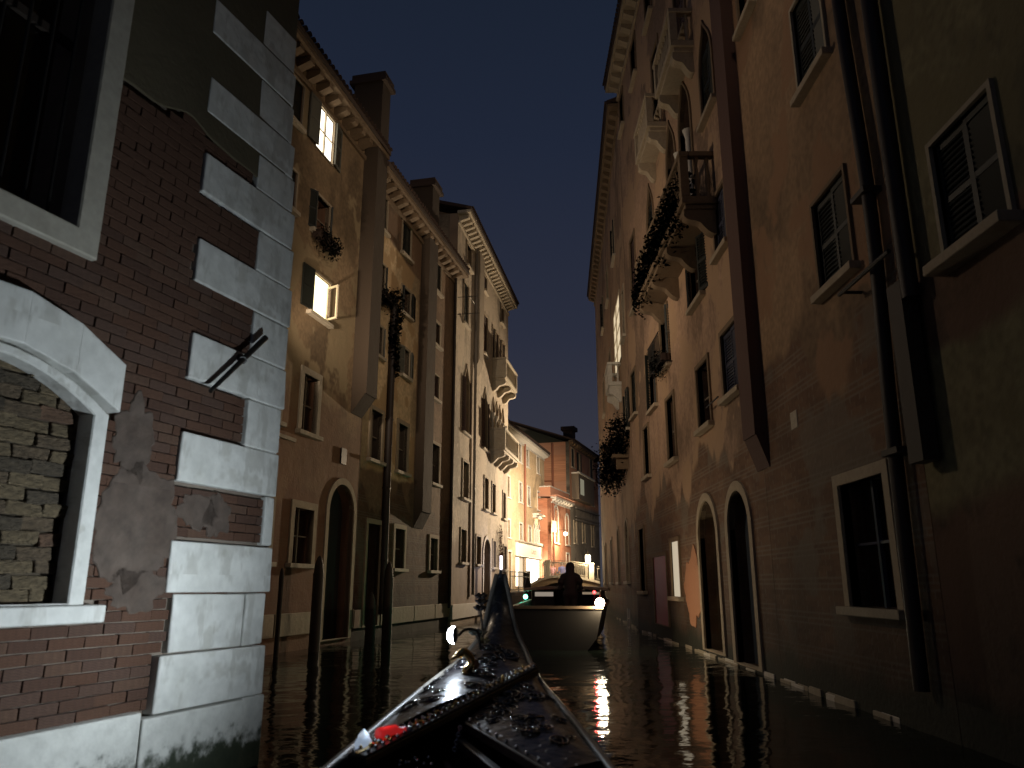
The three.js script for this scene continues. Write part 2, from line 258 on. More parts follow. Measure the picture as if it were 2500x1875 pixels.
// ------------------------------------------------------------------ corner house with white quoins, close on the left
{
  const dir = [-.3387, -.9409], g = thing('corner_house', 'red brick corner house with alternating white quoin stones, nearest on the left', 'house', [-1.99, 0, -6.6], Math.atan2(-dir[1], -dir[0]));
  const U1 = 14, H = 9.5;
  const s = new THREE.Shape(); s.moveTo(.16, -1); s.lineTo(U1, -1); s.lineTo(U1, H); s.lineTo(.36, H); s.lineTo(.16, 2); s.lineTo(.16, -1);
  const arch = [1.98, 3.4, 1.24, 2.62], up = [2.3, 3.9, 3.52, 6.6];
  s.holes.push(openPath(new THREE.Path(), ...arch, 'segment'), openPath(new THREE.Path(), ...up, 'rect'));
  const wg = new THREE.ExtrudeGeometry(s, { depth: .4, bevelEnabled: false, curveSegments: 12 }); wg.translate(0, 0, -.43);
  const mt = colorTex(512, 512, (x, y) => { const u = x * 4, v = y * 4; return mul(mix([.15, .115, .09], [.24, .2, .16], fbm(u * 3, v * 3, 4)), .5 + .7 * fbm(u * 1.2 + 4, v * 1.2, 4)); }); mt.repeat.set(.25, .25);
  mesh('wall', wg, std({ map: mt, bumpMap: plasterBump, bumpScale: .01, roughness: .95 }), g);
  mesh('back_wall', [box(.36, U1, -1, H, -6, -5.7), box(.36, .6, -1, H, -5.7, -.43), box(.6, U1, 3, 3.2, -5.7, -.43)], std({ color: lin(.12, .06, .035), roughness: .95 }), g);
  mesh('roof', box(.25, U1, H, H + .25, -6.3, .35), M.tile, g);
  mesh('eaves_beam', box(.3, U1, H - .22, H - .002, .02, .28), M.darkWood, g);
  // plaster skin over the upper bricks, with a ragged lower edge, and older olive plaster above it
  const pl = (name, u0, u1, low, high, z, fn) => { const q = new THREE.Shape(); const n = 60; for (let i = 0; i <= n; i++) { const u = u0 + (u1 - u0) * i / n; i ? q.lineTo(u, low(u)) : q.moveTo(u, low(u)); } for (let i = n; i >= 0; i--) { const u = u0 + (u1 - u0) * i / n; q.lineTo(u, high(u)); } q.holes.push(...(name === 'red_plaster' ? [] : [])); const e = new THREE.ExtrudeGeometry(q, { depth: .012, bevelEnabled: true, bevelSize: .006, bevelThickness: .006, bevelSegments: 1 }); e.translate(0, 0, z); const t = colorTex(400, 500, (x, y) => fn(u0 + x * (u1 - u0), y * 10)); t.repeat.set(1 / (u1 - u0), .1); t.offset.set(-u0 / (u1 - u0), 0); const b = plasterBump.clone(); b.repeat.set(.7, .7); return mesh(name, e, std({ map: t, bumpMap: b, bumpScale: .012, roughness: .93 }), g); };
  const edge = (u) => 9.75 + 1.0 * (fbm(u * 1.4, 2.2, 4) - .5) + .25 * (fbm(u * 7, 9, 2) - .5), olive = (u) => 4.75 + .5 * (fbm(u * .9, 5, 3) - .5);
  const red = (u, v) => mix(mul([.095, .036, .02], .55 + .9 * fbm(u * 1.3, v * 1.3, 5)), [.1, .08, .065], .6 * ss(.52, .66, fbm(u * 1.1 + 3, v * .9 + 8, 4)));
  const oli = (u, v) => mul(mix([.07, .056, .03], [.12, .1, .06], fbm(u * 1.5, v * 1.2, 4)), .5 + .8 * fbm(u * .7 + 4, v * .7, 4));
  pl('olive_plaster', .3, up[0] - .17, (u) => olive(u) + .012, () => H - .23, .002, oli);
  const QL = [[.9, 1.29, 1.12, .37], [1.3, 1.655, 1.19, .05], [2.07, 2.43, 1.21, .07], [2.83, 3.18, 1.21, .05], [3.58, 3.93, 1.25, .06], [4.31, 4.65, 1.28, .11], [4.99, 5.31, 1.32, .19], [5.7, 6.03, 1.36, .27]];
  // bricks: those with the largest images are single meshes, the others joined
  const mats = [[.074, .034, .019], [.084, .04, .023], [.064, .031, .019], [.088, .047, .029], [.074, .04, .027]].map((c, i) => { const t = colorTex(64, 64, (x, y) => mul(c, .55 + .9 * fbm(x * 5 + i * 9, y * 5, 4))); t.repeat.set(4, 4); return std({ map: t, bumpMap: stoneBump, bumpScale: .006, roughness: .95 }); });
  const bgs = [0, 1, 2].map((k) => { const q = new RoundedBoxGeometry(.2455, .064, .06, 1, .004); const a = q.attributes.position; for (let i = 0; i < a.count; i++) if (a.getZ(i) > .02) a.setZ(i, a.getZ(i) + .006 * (n2(a.getX(i) * 25 + k * 9, a.getY(i) * 40) - .5)); q.computeVertexNormals(); return q; });
  const qedge = (v) => { for (const [a, b, w] of QL) if (v > a && v < b) return w; return v > 1.65 && v < 2.07 ? .2 : v < .9 ? 1.23 : v < 1.3 ? 1.12 : v > 6 ? .8 : v > 4.6 ? .7 : .54; };
  const bricks = []; let r = 0;
  const limit = (v) => { let L = 5.2; if (v > 1.1 && v < 1.25) L = 1.73; else if (v >= 1.25 && v < 2.42) L = 1.875; else if (v >= 2.42 && v < 2.76) L = 1.82; else if (v >= 2.76 && v < 2.985) L = (arch[0] + arch[1]) / 2 - Math.sqrt((3.0 - v) / .342); if (v > up[2] - .15) L = Math.min(L, up[0] - .165); return L; };
  for (let v = .565; v < 5.4; v += .0705, r++) for (let u = -.1 + (r & 1) * .125; u < 5.2; u += .252) {
    if (v + .03 > olive(u) && u < up[0] - .1) continue; const a = Math.max(u - .123, qedge(v + .03) + .008), b = Math.min(u + .123, limit(v + .03) - .004); if (b - a < .035) continue;
    const c = (a + b) / 2; bricks.push([c, v, (c - 1.3) ** 2 * .8 + (v - 1.3) ** 2, (b - a) / .246]);
  }
  bricks.sort((a, b) => a[2] - b[2]); const rest = [];
  bricks.forEach(([u, v, , k], i) => { const q = bgs[i % 3], z = -.024 + rnd(-.006, .004); if (i < 298) { const m = mesh('brick', q, mats[Math.floor(rnd(0, 5))], g); m.position.set(u + rnd(-.002, .002), v + .028, z); m.scale.x = k; m.rotation.z = rnd(-.02, .02); } else rest.push(q.clone().scale(k, 1, 1).translate(u, v + .028, z)); });
  if (rest.length) mesh('far_bricks', rest, mats[1], g).userData.kind = 'stuff';
  const rm = std({ map: colorTex(256, 256, (x, y) => mul(mix([.068, .046, .034], [.105, .08, .064], fbm(x * 6, y * 6, 4)), .6 + .7 * fbm(x * 14 + 4, y * 14, 3))), bumpMap: plasterBump, bumpScale: .015, roughness: .95 });
  // remnants of grey render clinging to the bricks
  for (const [cu, cv, ru, rv, k] of [[1.5, 1.75, .3, .34, 0], [1.45, 1.32, .22, .12, 1], [.95, 1.48 + .4, .2, .11, 2], [.75, 1.86, .12, .14, 3], [1.62, 2.3, .16, .24, 4]]) { const q = new THREE.Shape(); for (let i = 0; i <= 70; i++) { const a = i / 70 * 6.2832, m = .55 + 1.1 * fbm(k * 7 + Math.cos(a) * 2.4 + 3, Math.sin(a) * 2.4 + 3, 4), x = cu + ru * m * Math.cos(a), y = cv + rv * m * Math.sin(a); i ? q.lineTo(x, y) : q.moveTo(x, y); } const e = new THREE.ExtrudeGeometry(q, { depth: .006, bevelEnabled: true, bevelSize: .008, bevelThickness: .005, bevelSegments: 1 }); e.translate(0, 0, .001); mesh('render_patch', e, rm, g); }
  // quoin stones
  const block = (u0, u1, v0, v1, z1, mat, name = 'quoin_block') => { const q = new RoundedBoxGeometry(u1 - u0, v1 - v0, .3, 3, .014), a = q.attributes.position; const ox = rnd(0, 9); for (let i = 0; i < a.count; i++) { const x = a.getX(i), y = a.getY(i); if (a.getZ(i) > .1) a.setZ(i, a.getZ(i) + .03 * (fbm(x * 4 + ox, y * 4, 3) - .5)); a.setX(i, x + .014 * (n2(y * 8 + ox, x * 3) - .5)); a.setY(i, y + .012 * (n2(x * 7 + ox, 3 + y) - .5)); } q.computeVertexNormals(); q.translate((u0 + u1) / 2, (v0 + v1) / 2, z1 - .15); return mesh(name, metreUV(q, .7), mat, g); };
  const qt = colorTex(512, 512, (x, y) => { const n = wrapN(x, y, 4, 5), m = wrapN(x, y, 19, 4); let c = mul(mix([.54, .54, .5], [.7, .7, .67], n), .78 + .32 * m); c = mix(c, [.24, .22, .18], .32 * ss(.56, .72, wrapN(x, y * .35, 14, 4))); return mix(c, [.26, .24, .19], .35 * ss(.66, .78, wrapN(1 - x, y, 6, 4))); });
  const qm = std({ map: qt, bumpMap: stoneBump, bumpScale: .012, roughness: .82 });
  for (const [a, b, w, st] of QL) block(st, w, a, b, .026, qm);
  const short = [[1.665, 2.06, .08, .2], [2.44, 2.82, .08, .52], [3.19, 3.57, .07, .54], [3.94, 4.3, .09, .57], [4.66, 4.98, .15, .66], [5.32, 5.69, .24, .72], [6.04, 6.4, .29, .75]];
  short.forEach(([a, b, u, w]) => block(u, w, a, b, .022, qm));
  for (const [a, b, u, w] of short.slice(1)) mesh('joint', box(u + .02, w - .02, a - .03, b + .03, -.1, .012), qm, g);
  block(.12, .36, .9, 1.29, .03, qm);
  block(.1, 1.23, .53, .895, .06, qm);
  const bt = colorTex(512, 512, (x, y) => { const n = wrapN(x, y, 4, 5), m = wrapN(x, y, 17, 4); let c = mul(mix([.5, .5, .46], [.66, .66, .62], n), .75 + .35 * m); const v = y * 1.2; return mix(c, mix([.018, .03, .016], [.05, .055, .03], m), ss(.34, .2, v + .25 * (m - .5) + .12 * (n - .5))); });
  const bm = std({ map: bt, bumpMap: stoneBump, bumpScale: .012, roughness: .75 });
  const base = (a, b, v0, v1, z) => { const q = block(a, b, v0, v1, z, bm, 'base_stone'), p = q.geometry.attributes.position, u = q.geometry.attributes.uv; for (let i = 0; i < p.count; i++) u.setXY(i, p.getX(i) / 1.2 + p.getZ(i), Math.min(.98, Math.max(.02, p.getY(i) / 1.2))); };
  base(.06, .32, .0, .52, .05); base(.33, 1.33, .0, .515, .075); base(1.35, 2.4, 0, .56, .085); base(2.42, 3.6, 0, .55, .08); base(3.62, 5, 0, .55, .08); base(0, 5, -.6, -.01, .1);
  // lower arched opening, walled up with rough stone
  const f = mesh('window', (() => { const q = openPath(new THREE.Shape(), arch[0] - .1, arch[1] + .1, arch[2], arch[3] + .04, 'segment'); q.holes.push(openPath(new THREE.Path(), arch[0] - .001, arch[1], arch[2] + .001, arch[3], 'segment')); const e = new THREE.ExtrudeGeometry(q, { depth: .12, bevelEnabled: true, bevelSize: .008, bevelThickness: .008, bevelSegments: 1 }); e.translate(0, 0, -.08); return e; })(), qm, g);
  for (let i = 0; i < 5; i++) { const a = 1.83 + i * .36, q = new THREE.Shape(), c = (arch[0] + arch[1]) / 2, y = (u) => arch[3] + .03 - .9 * (u - c) * (u - c) * .38 + .05; q.moveTo(a, y(a)); q.lineTo(a + .35, y(a + .35)); q.lineTo(a + .35, y(a + .35) + .3); q.lineTo(a, y(a) + .3); const e = new THREE.ExtrudeGeometry(q, { depth: .13, bevelEnabled: true, bevelSize: .01, bevelThickness: .01, bevelSegments: 2 }); e.translate(0, 0, -.06); mesh('arch_stone', metreUV(e, .7), qm, f); }
  mesh('sill', metreUV(rbox(1.74, 3.7, 1.13, 1.238, -.1, .09, .015), .7), qm, f);
  const im = [[.085, .06, .036], [.115, .085, .048], [.06, .046, .03], [.105, .06, .036]].map((c, i) => std({ map: colorTex(64, 64, (x, y) => mul(c, .4 + 1.2 * fbm(x * 4 + i * 7, y * 4, 4))), bumpMap: stoneBump, bumpScale: .02, roughness: 1 }));
  for (let v = 1.25, k = 0; v < 2.75; v += .082, k++) for (let u = 1.95 + (k & 1) * .12; u < 3.4; u += .235) { const q = new RoundedBoxGeometry(.232, .079, .12, 2, .012), a = q.attributes.position, ox = rnd(0, 50); for (let i = 0; i < a.count; i++) { a.setZ(i, a.getZ(i) + .05 * (n2(a.getX(i) * 14 + ox, a.getY(i) * 20) - .5)); a.setY(i, a.getY(i) + .02 * (n2(a.getX(i) * 9 + ox, 3) - .5)); } q.computeVertexNormals(); mesh('infill_brick', q, im[Math.floor(rnd(0, 4))], f).position.set(u + .08 + rnd(-.015, .015), v + .04, -.14 + rnd(-.015, .015)); }
  mesh('mortar', box(1.9, 3.5, 1.15, 2.75, -.4, -.12), im[2], f);
  // upper window with its plain stone surround and bars
  const w = mesh('window', (() => { const q = openPath(new THREE.Shape(), up[0] - .155, up[1] + .155, up[2] - .14, up[3] + .15, 'rect'); q.holes.push(openPath(new THREE.Path(), ...up, 'rect')); const e = new THREE.ExtrudeGeometry(q, { depth: .16, bevelEnabled: true, bevelSize: .01, bevelThickness: .01, bevelSegments: 1 }); e.translate(0, 0, -.11); return e; })(), std({ map: stoneMap, color: lin(.7, .69, .66), bumpMap: stoneBump, bumpScale: .006, roughness: .85 }), g);
  mesh('pane', new THREE.ShapeGeometry(openPath(new THREE.Shape(), ...up, 'rect')).translate(0, 0, -.3), M.glass, w);
  mesh('glazing_bar', [box(3.07, 3.13, up[2], up[3], -.29, -.25), box(up[0], 3.068, 4.9, 4.96, -.288, -.252), box(3.132, up[1], 4.9, 4.96, -.288, -.252)], M.darkWood, w);
  for (let u = up[0] + .14; u < up[1]; u += .16) mesh('window_bar', rod(V3(u, up[2], -.06), V3(u, up[3], -.06), .011), M.iron, w);
  mesh('tie_bar', merge([rod(V3(.46, 3.36, .085), V3(1.04, 2.76, .085), .026, 8, .017), rod(V3(.68, 3.13, .03), V3(.72, 3.09, .09), .035, 6)]), M.iron, g);
  // laid out above with x running towards the viewer; turn it round so that x runs along the wall away from the viewer
  const done = new Set(); g.traverse((o) => { if (o === g) return; o.position.x *= -1; o.rotation.y *= -1; o.rotation.z *= -1; const q = o.geometry; if (!q || done.has(q)) return; done.add(q); q.scale(-1, 1, 1); const I = q.index; if (I) for (let i = 0; i < I.count; i += 3) { const a = I.getX(i); I.setX(i, I.getX(i + 1)); I.setX(i + 1, a); } else for (const at of Object.values(q.attributes)) for (let i = 0; i < at.count; i += 3) for (let k = 0; k < at.itemSize; k++) { const a = at.getComponent(i, k); at.setComponent(i, k, at.getComponent(i + 1, k)); at.setComponent(i + 1, k, a); } });
}

// ------------------------------------------------------------------ houses on the left bank
const dL = [.2258, .9742], stoneF = M.greyStone;
const brown = plaster([.25, .175, .10], { s: 3, brick: 3.3, bc: .62, patch: [.31, .24, .14] });
const A = house({
  label: 'brown four-storey house with two brightly lit windows and a wide chimney flue', x: -3.09, d: 24.33, dir: dL, u0: -10.6, u1: -4.21, H: 13.45, D: 8, paint: (u, v) => { let c = brown(u, v); return mix(c, mul([.24, .12, .07], .7 + .5 * fbm(u, v, 3)), .7 * ss(6.2, 4.6, v + fbm(u * .8, 4, 3) * 1.2 - .6)); },
  windows: [
    { u0: -7.75, u1: -6.85, v0: 11.8, v1: 13.0, fw: .04, deep: .03, lit: M.litWhite, shut: 'open', sm: M.shutterGrey, bars: M.creamWood, b: .15, sill: false, label: 'lit top window with pale curtain' }, { u0: -9.3, u1: -8.5, v0: 11.8, v1: 12.9, fw: .04, shut: 'closed' },
    { u0: -7.6, u1: -6.8, v0: 9.65, v1: 10.62, fw: .06, shut: 'open', a: .5, b: .7 }, { u0: -9.3, u1: -8.5, v0: 9.65, v1: 10.6, fw: .06, shut: 'closed' },
    { u0: -7.48, u1: -6.52, v0: 7.6, v1: 8.62, fw: .06, deep: .03, lit: M.litYellow, shut: 'left', bars: M.creamWood, cross: false, label: 'lit window with one casement ajar' },
    { u0: -7.5, u1: -6.78, v0: 4.74, v1: 6.08, fw: .15, frame: M.greyStone }, { u0: -9.3, u1: -8.5, v0: 4.74, v1: 6.1, fw: .14 },
    { u0: -7.5, u1: -6.62, v0: 1.82, v1: 3.02, fw: .16 }, { u0: -9.3, u1: -8.5, v0: 1.82, v1: 3, fw: .16 },
    { u0: -5.85, u1: -4.45, v0: .1, v1: 3.8, fw: .16, kind: 'round', door: true, panel: M.gateShade, deep: .24, name: 'water_gate', frame: M.frame },  // darkness inside the gate painted as a near-black sheet
  ],
});
{ const c = mesh('casement', merge([box(0, .38, 0, .045, 0, .04), box(0, .38, .83, .875, 0, .04), box(0, .045, .046, .829, 0, .04), box(.335, .38, .046, .829, 0, .04)]), M.creamWood, A); c.position.set(-6.53, 7.66, -.02); c.rotation.y = -1.95 + Math.PI * 0; 
  flue(A, -4.58, .7, .42, 6.2, 13.5, 15.9, std({ color: lin(.045, .031, .02), bumpMap: plasterBump, bumpScale: .015, roughness: .95 }));
  mesh('string_course', box(-10.5, -7.7, 4.42, 4.5, .0, .05), M.greyStone, A);
  for (const [a, b] of [[-10.5, -8.1], [-8.05, -6.2], [-4.25, -4.22]]) mesh('base_stone', metreUV(rbox(a, b, .32, .78, -.1, .06)), M.dirtyStone, A);
  mesh('tie_bar', merge([box(-5.4, -5.1, 4.3, 4.7, .01, .05)]), M.iron, A); }
const yellowPatch = plaster([.58, .44, .26], { s: 11, patch: [.42, .28, .14] }), brownB = plaster([.2, .13, .078], { s: 19, brick: 3.7, bc: .6, patch: [.17, .105, .062] });
const B = house({
  label: 'weathered house with a patch of peeling yellow plaster, open shutters and a dark vine', x: -3.09, d: 24.33, dir: dL, u0: -4.2, u1: 4.1, H: 13.1, D: 8,
  paint: (u, v) => { const e = .35 * (fbm(u * 1.6, v * 1.6, 4) - .5), k = ss(-4.2, -4.1, u) * ss(-.05, -.15, u + e * .3) * ss(4.35, 4.5, v + e) * ss(11.55, 11.4, v + e * .5 + (u + 2) * .1); return mix(brownB(u, v), yellowPatch(u, v), k); },
  windows: [
    { u0: -3.9, u1: -3.15, v0: 11.6, v1: 12.75, fw: .05, shut: 'closed', sm: M.shutter }, { u0: -1.85, u1: -1.1, v0: 11.6, v1: 12.7, fw: .05, shut: 'closed' }, { u0: 1.25, u1: 2.05, v0: 11.6, v1: 12.7, fw: .06, shut: 'closed' },
    { u0: -3.8, u1: -3.12, v0: 9.66, v1: 10.52, fw: .07, shut: 'open', a: .3, b: .5 }, { u0: -1.7, u1: -.95, v0: 9.66, v1: 10.5, fw: .07, shut: 'open', a: 1.1, b: .12, sm: M.shutter }, { u0: 1.4, u1: 2.08, v0: 9.6, v1: 10.42, fw: .1 },
    { u0: -3.72, u1: -3.08, v0: 7.72, v1: 8.6, fw: .06, shut: 'open', a: .12, b: .5, sm: M.shutterGrey }, { u0: -1.5, u1: -.85, v0: 7.68, v1: 8.55, fw: .06, shut: 'open', lit: M.litDim, a: .3, b: .2, sm: M.shutterGrey, label: 'window with a faint light behind' }, { u0: 1.42, u1: 2.12, v0: 7.65, v1: 8.5, fw: .05, shut: 'closed', sm: M.shutterBrown },
    { u0: -3.62, u1: -2.82, v0: 4.72, v1: 6.1, fw: .11 }, { u0: -1.55, u1: -.78, v0: 4.68, v1: 6.12, fw: .13 }, { u0: 1.6, u1: 2.35, v0: 4.72, v1: 6.05, fw: .11 },
    { u0: -3.5, u1: -2.62, v0: .3, v1: 2.98, fw: .13, door: true, panel: M.gateShade, deep: .24, name: 'water_door', frame: M.frame }, { u0: -1.52, u1: -.75, v0: 1.84, v1: 2.98, fw: .13 }, { u0: 1.65, u1: 2.38, v0: 1.84, v1: 2.88, fw: .12 },  // the water door opening is filled with a painted shade sheet
  ],
});
{ const fm = std({ color: lin(.048, .033, .022), bumpMap: plasterBump, bumpScale: .015, roughness: .95 });
  flue(B, .42, .85, .3, 3.6, 13.1, 15.2, fm);
  mesh('downpipe', merge([rod(V3(-2.5, .6, .1), V3(-2.5, 9.8, .1), .11, 8), ...[2, 4, 6, 8].map((v) => box(-2.6, -2.4, v, v + .05, .0, .19))]), M.pipe, B);
  mesh('downpipe', rod(V3(3.6, .6, .1), V3(3.6, 13, .1), .06, 8), M.pipe, B);
  for (const [a, b] of [[-4.15, -3.7], [-2.4, .2], [.25, 2.2], [2.25, 4]]) mesh('base_stone', metreUV(rbox(a, b, .3, .75, -.1, .05)), M.dirtyStone, B); }

const palePaint = plaster([.47, .40, .31], { s: 27, patch: [.52, .44, .34] });
const P = house({
  name: 'palazzo', label: 'tall pale plastered palazzo with pointed windows and two stone balconies', category: 'building', x: -2.04, d: 28.58, dir: [.1736, .9848], u0: -.6, u1: 10.55, H: 15.75, D: 10, rise: 1.6, ov: .5, pitch: .42, corniceMat: M.greyStone, sideTint: lin(.5, .47, .42),
  paint: (u, v) => mix(palePaint(u, v), mul([.26, .19, .13], .6 + .7 * fbm(u, v * .8, 4)), ss(2.1, 1.4, v + 2.2 * (fbm(u * .7, v * .4 + 4, 4) - .5) - 1.2)),
  windows: [
    { u0: .75, u1: 1.7, v0: 7.15, v1: 9.9, kind: 'point', fw: .1, shut: 'open', a: .5, b: .5, sm: M.shutterBrown, label: 'pointed window with dark shutters' }, { u0: 4.35, u1: 5.3, v0: 7.15, v1: 9.85, kind: 'point', fw: .1, shut: 'open', a: .5, b: .5, sm: M.shutterBrown },
    ...[6.35, 7.15, 7.95, 8.75].map((u) => ({ u0: u, u1: u + .62, v0: 7.55, v1: 9.85, kind: 'point', fw: .07, sill: false })),
    ...[6.3, 7.15, 8.0, 8.85].map((u) => ({ u0: u, u1: u + .6, v0: 11.0, v1: 13.35, fw: .06, sill: false, shut: 'closed', sm: M.shutterBrown })),
    { u0: 4.35, u1: 5.15, v0: 11.45, v1: 13.3, fw: .08, shut: 'closed', sm: M.shutterBrown }, { u0: .5, u1: 1.3, v0: 11.55, v1: 13.3, fw: .06, shut: 'closed' },
    { u0: .9, u1: 1.75, v0: 14.2, v1: 15.2, fw: .05 }, { u0: 4.25, u1: 4.9, v0: 14.4, v1: 15.15, fw: .05, shut: 'closed', sm: M.shutterBrown }, { u0: 8.4, u1: 9.2, v0: 14.3, v1: 15.2, fw: .05 },
    { u0: .82, u1: 1.75, v0: 4.6, v1: 6.0, fw: .1 }, { u0: 4.8, u1: 5.6, v0: 4.55, v1: 5.9, fw: .1 }, { u0: 6.5, u1: 7.2, v0: 4.55, v1: 5.85, fw: .1 }, { u0: 9.1, u1: 9.8, v0: 4.5, v1: 5.75, fw: .1 },
    { u0: .65, u1: 1.5, v0: 2.2, v1: 3.4, fw: .08 }, { u0: 3.3, u1: 4.15, v0: 2.2, v1: 3.3, fw: .1 }, { u0: 4.75, u1: 6.15, v0: .25, v1: 3.3, kind: 'round', door: true, panel: M.darkWood, fw: .16, name: 'water_gate', deep: .25 }, { u0: 6.75, u1: 7.4, v0: 2.15, v1: 3.3, fw: .1 }, { u0: 9.35, u1: 10.05, v0: 2.1, v1: 3.2, fw: .1 },
  ],
});
{ flue(P, 3.1, .85, .2, 10.6, 15.7, 0, std({ color: lin(.3, .25, .19), bumpMap: plasterBump, bumpScale: .01, roughness: .95 }));
  balcony(P, 6.0, 9.75, 7.45, .7, .88, { nb: 4, slabs: true, label: 'long lower stone balcony' }); balcony(P, 6.3, 9.4, 10.9, .68, .85, { nb: 3, slabs: true, label: 'upper stone balcony' });
  const col = lathe([[.1, 0], [.1, .08], [.06, .14], [.055, 1.35], [.07, 1.4], [.11, 1.55], [.12, 1.62]], 10);
  for (const u of [6.26, 7.06, 7.86, 8.66, 9.46]) mesh('column', col, M.stone, P).position.set(u, 7.46, .06);
  mesh('downpipe', rod(V3(2.45, 1, .09), V3(2.45, 15.6, .09), .06, 8), M.greyPipe, P);
  mesh('chimney', metreUV(box(5.2, 6, 16.2, 17.9, -3.2, -2.4)), M.tile, P); mesh('chimney', metreUV(box(2.2, 2.8, 16.1, 17.4, -1.6, -1.0)), M.tile, P);
  mesh('clothes_bracket', merge([rod(V3(-.5, 12.2, .02), V3(-.5, 12.2, .8), .015), rod(V3(-.5, 12.2, .5), V3(.4, 12.2, .5), .012)]), M.iron, P); mesh('clothes_bracket', rod(V3(-.5, 11.5, .02), V3(-.5, 11.5, .9), .015), M.iron, P);
  mesh('base_stone', metreUV(rbox(-.6, 4.5, .2, .7, -.1, .07)), M.stone, P); mesh('base_stone', metreUV(rbox(6.4, 10.5, .2, .7, -.1, .07)), M.stone, P); }

// ------------------------------------------------------------------ beyond the bridge
const yel = plaster([.5, .37, .22], { s: 41, patch: [.52, .39, .24] });
const Y = house({
  label: 'yellow plastered house with a lit shop on its ground floor', x: -.29, d: 56, dir: [.2487, .9686], u0: -6, u1: 12.7, H: 12.55, D: 11, rise: 2, ov: .5, pitch: .38, corniceMat: M.stone, paint: (u, v) => { let c = mul(yel(u, v), 1); return c; },
  windows: [
    ...[[.1, 1.0], [3.15, 4.05], [5.75, 6.6], [9.7, 10.5]].map(([a, b], i) => ({ u0: a, u1: b, v0: 10.65, v1: 12.05, fw: .12, frame: M.stone, ...(i ? {} : { shut: 'open', b: .1, a: .1 }) })),
    ...[[-.2, .45], [3.35, 4.2], [6.2, 7.0], [9.85, 10.7]].map(([a, b]) => ({ u0: a, u1: b, v0: 7.55, v1: 9.05, fw: .13, frame: M.stone, deep: .24 })),
    ...[[-.1, .55], [3.45, 4.4], [6.45, 7.3]].map(([a, b]) => ({ u0: a, u1: b, v0: 4.7, v1: 5.93, fw: .13, frame: M.stone })),
    ...[8.3, 9.2, 10.1].map((a) => ({ u0: a, u1: a + .62, v0: 4.75, v1: 6.45, kind: 'point', fw: .1, frame: M.stone, sill: false })),
    { u0: 0, u1: .95, v0: 1.1, v1: 3.7, fw: .14, door: true, panel: M.creamWood, frame: M.stone },
    { u0: 2.1, u1: 4.95, v0: 1.25, v1: 3.42, fw: .06, open: true, sill: false, frame: M.woodFrame, name: 'shop_window' }, { u0: 5.5, u1: 12.2, v0: 1.25, v1: 3.42, fw: .06, open: true, sill: false, frame: M.woodFrame, name: 'shop_window' },
  ],
});
{ const shop = mesh('shop_interior', [box(1.9, 12.5, 1.05, 1.1, -2.45, -.35), box(1.9, 12.5, 3.44, 3.5, -2.45, -.35), box(1.9, 12.5, 1.1, 3.44, -2.49, -2.42)], std({ color: lin(.8, .78, .72), roughness: .8 }), Y);
  mesh('shop_lamp', box(5.52, 12.18, 1.3, 3.4, -.14, -.1), glow(1, .9, .72, 4), shop); mesh('shop_lamp', box(2.12, 3.7, 1.3, 3.4, -.14, -.1), glow(1, .86, .62, 3), shop);
  mesh('lit_curtain', box(3.72, 4.9, 1.27, 3.4, -.14, -.1), glow(1, .76, .5, .75), shop);  // curtain, the shop light on it put in as glow
  const ss1 = mesh('shop_sign', rbox(2.05, 12.6, 3.5, 4.5, .02, .22, .02), std({ color: lin(.72, .66, .54), roughness: .6 }), Y);
  mesh('sign_ledge', box(1.95, 12.65, 4.502, 4.6, -.02, .36), M.dirtyStone, ss1);
  const cv = document.createElement('canvas'); cv.width = 512; cv.height = 160; const x = cv.getContext('2d'); x.fillStyle = 'rgb(222,214,196)'; x.fillRect(0, 0, 512, 160); x.fillStyle = 'rgb(70,58,48)'; x.font = 'bold 130px serif'; x.textAlign = 'center'; x.textBaseline = 'middle'; x.fillText('Laura', 256, 82);
  const ct = new THREE.CanvasTexture(cv); ct.colorSpace = THREE.SRGBColorSpace; const pg = new THREE.PlaneGeometry(2.3, .7); pg.translate(7.35, 3.98, .226); mesh('sign_lettering', pg, std({ map: ct, roughness: .6 }), ss1);
  mesh('downpipe', rod(V3(4.95, 4.6, .1), V3(4.95, 12.5, .1), .09, 8), M.redPipe, Y);
  mesh('bay_canopy', metreUV(merge([box(7.9, 12, 6.95, 7.1, .0, .55), box(8.0, 11.9, 6.75, 6.948, .0, .3)])), M.stone, Y); mesh('bay_sill', metreUV(merge([box(8.0, 11.2, 4.5, 4.72, .0, .35)])), M.stone, Y);
  for (const u of [8.22, 9.06, 9.96, 10.85]) mesh('column', lathe([[.1, 0], [.06, .1], [.055, 1.0], [.12, 1.15]], 8), M.stone, Y).position.set(u, 4.73, .08);
  const ra = new THREE.RectAreaLight(lin(1, .88, .68), 8, 6.5, 2.1); ra.position.set(8.9, 2.35, .03); Y.add(ra); ra.lookAt(Y.localToWorld(V3(8.9, 2.35, 5)));
  const rb = new THREE.RectAreaLight(lin(1, .86, .62), 11, 2.6, 2.1); rb.position.set(3.5, 2.35, .03); Y.add(rb); rb.lookAt(Y.localToWorld(V3(3.5, 2.35, 5))); }
const redPaint = plaster([.42, .17, .09], { s: 55, patch: [.46, .22, .13] });
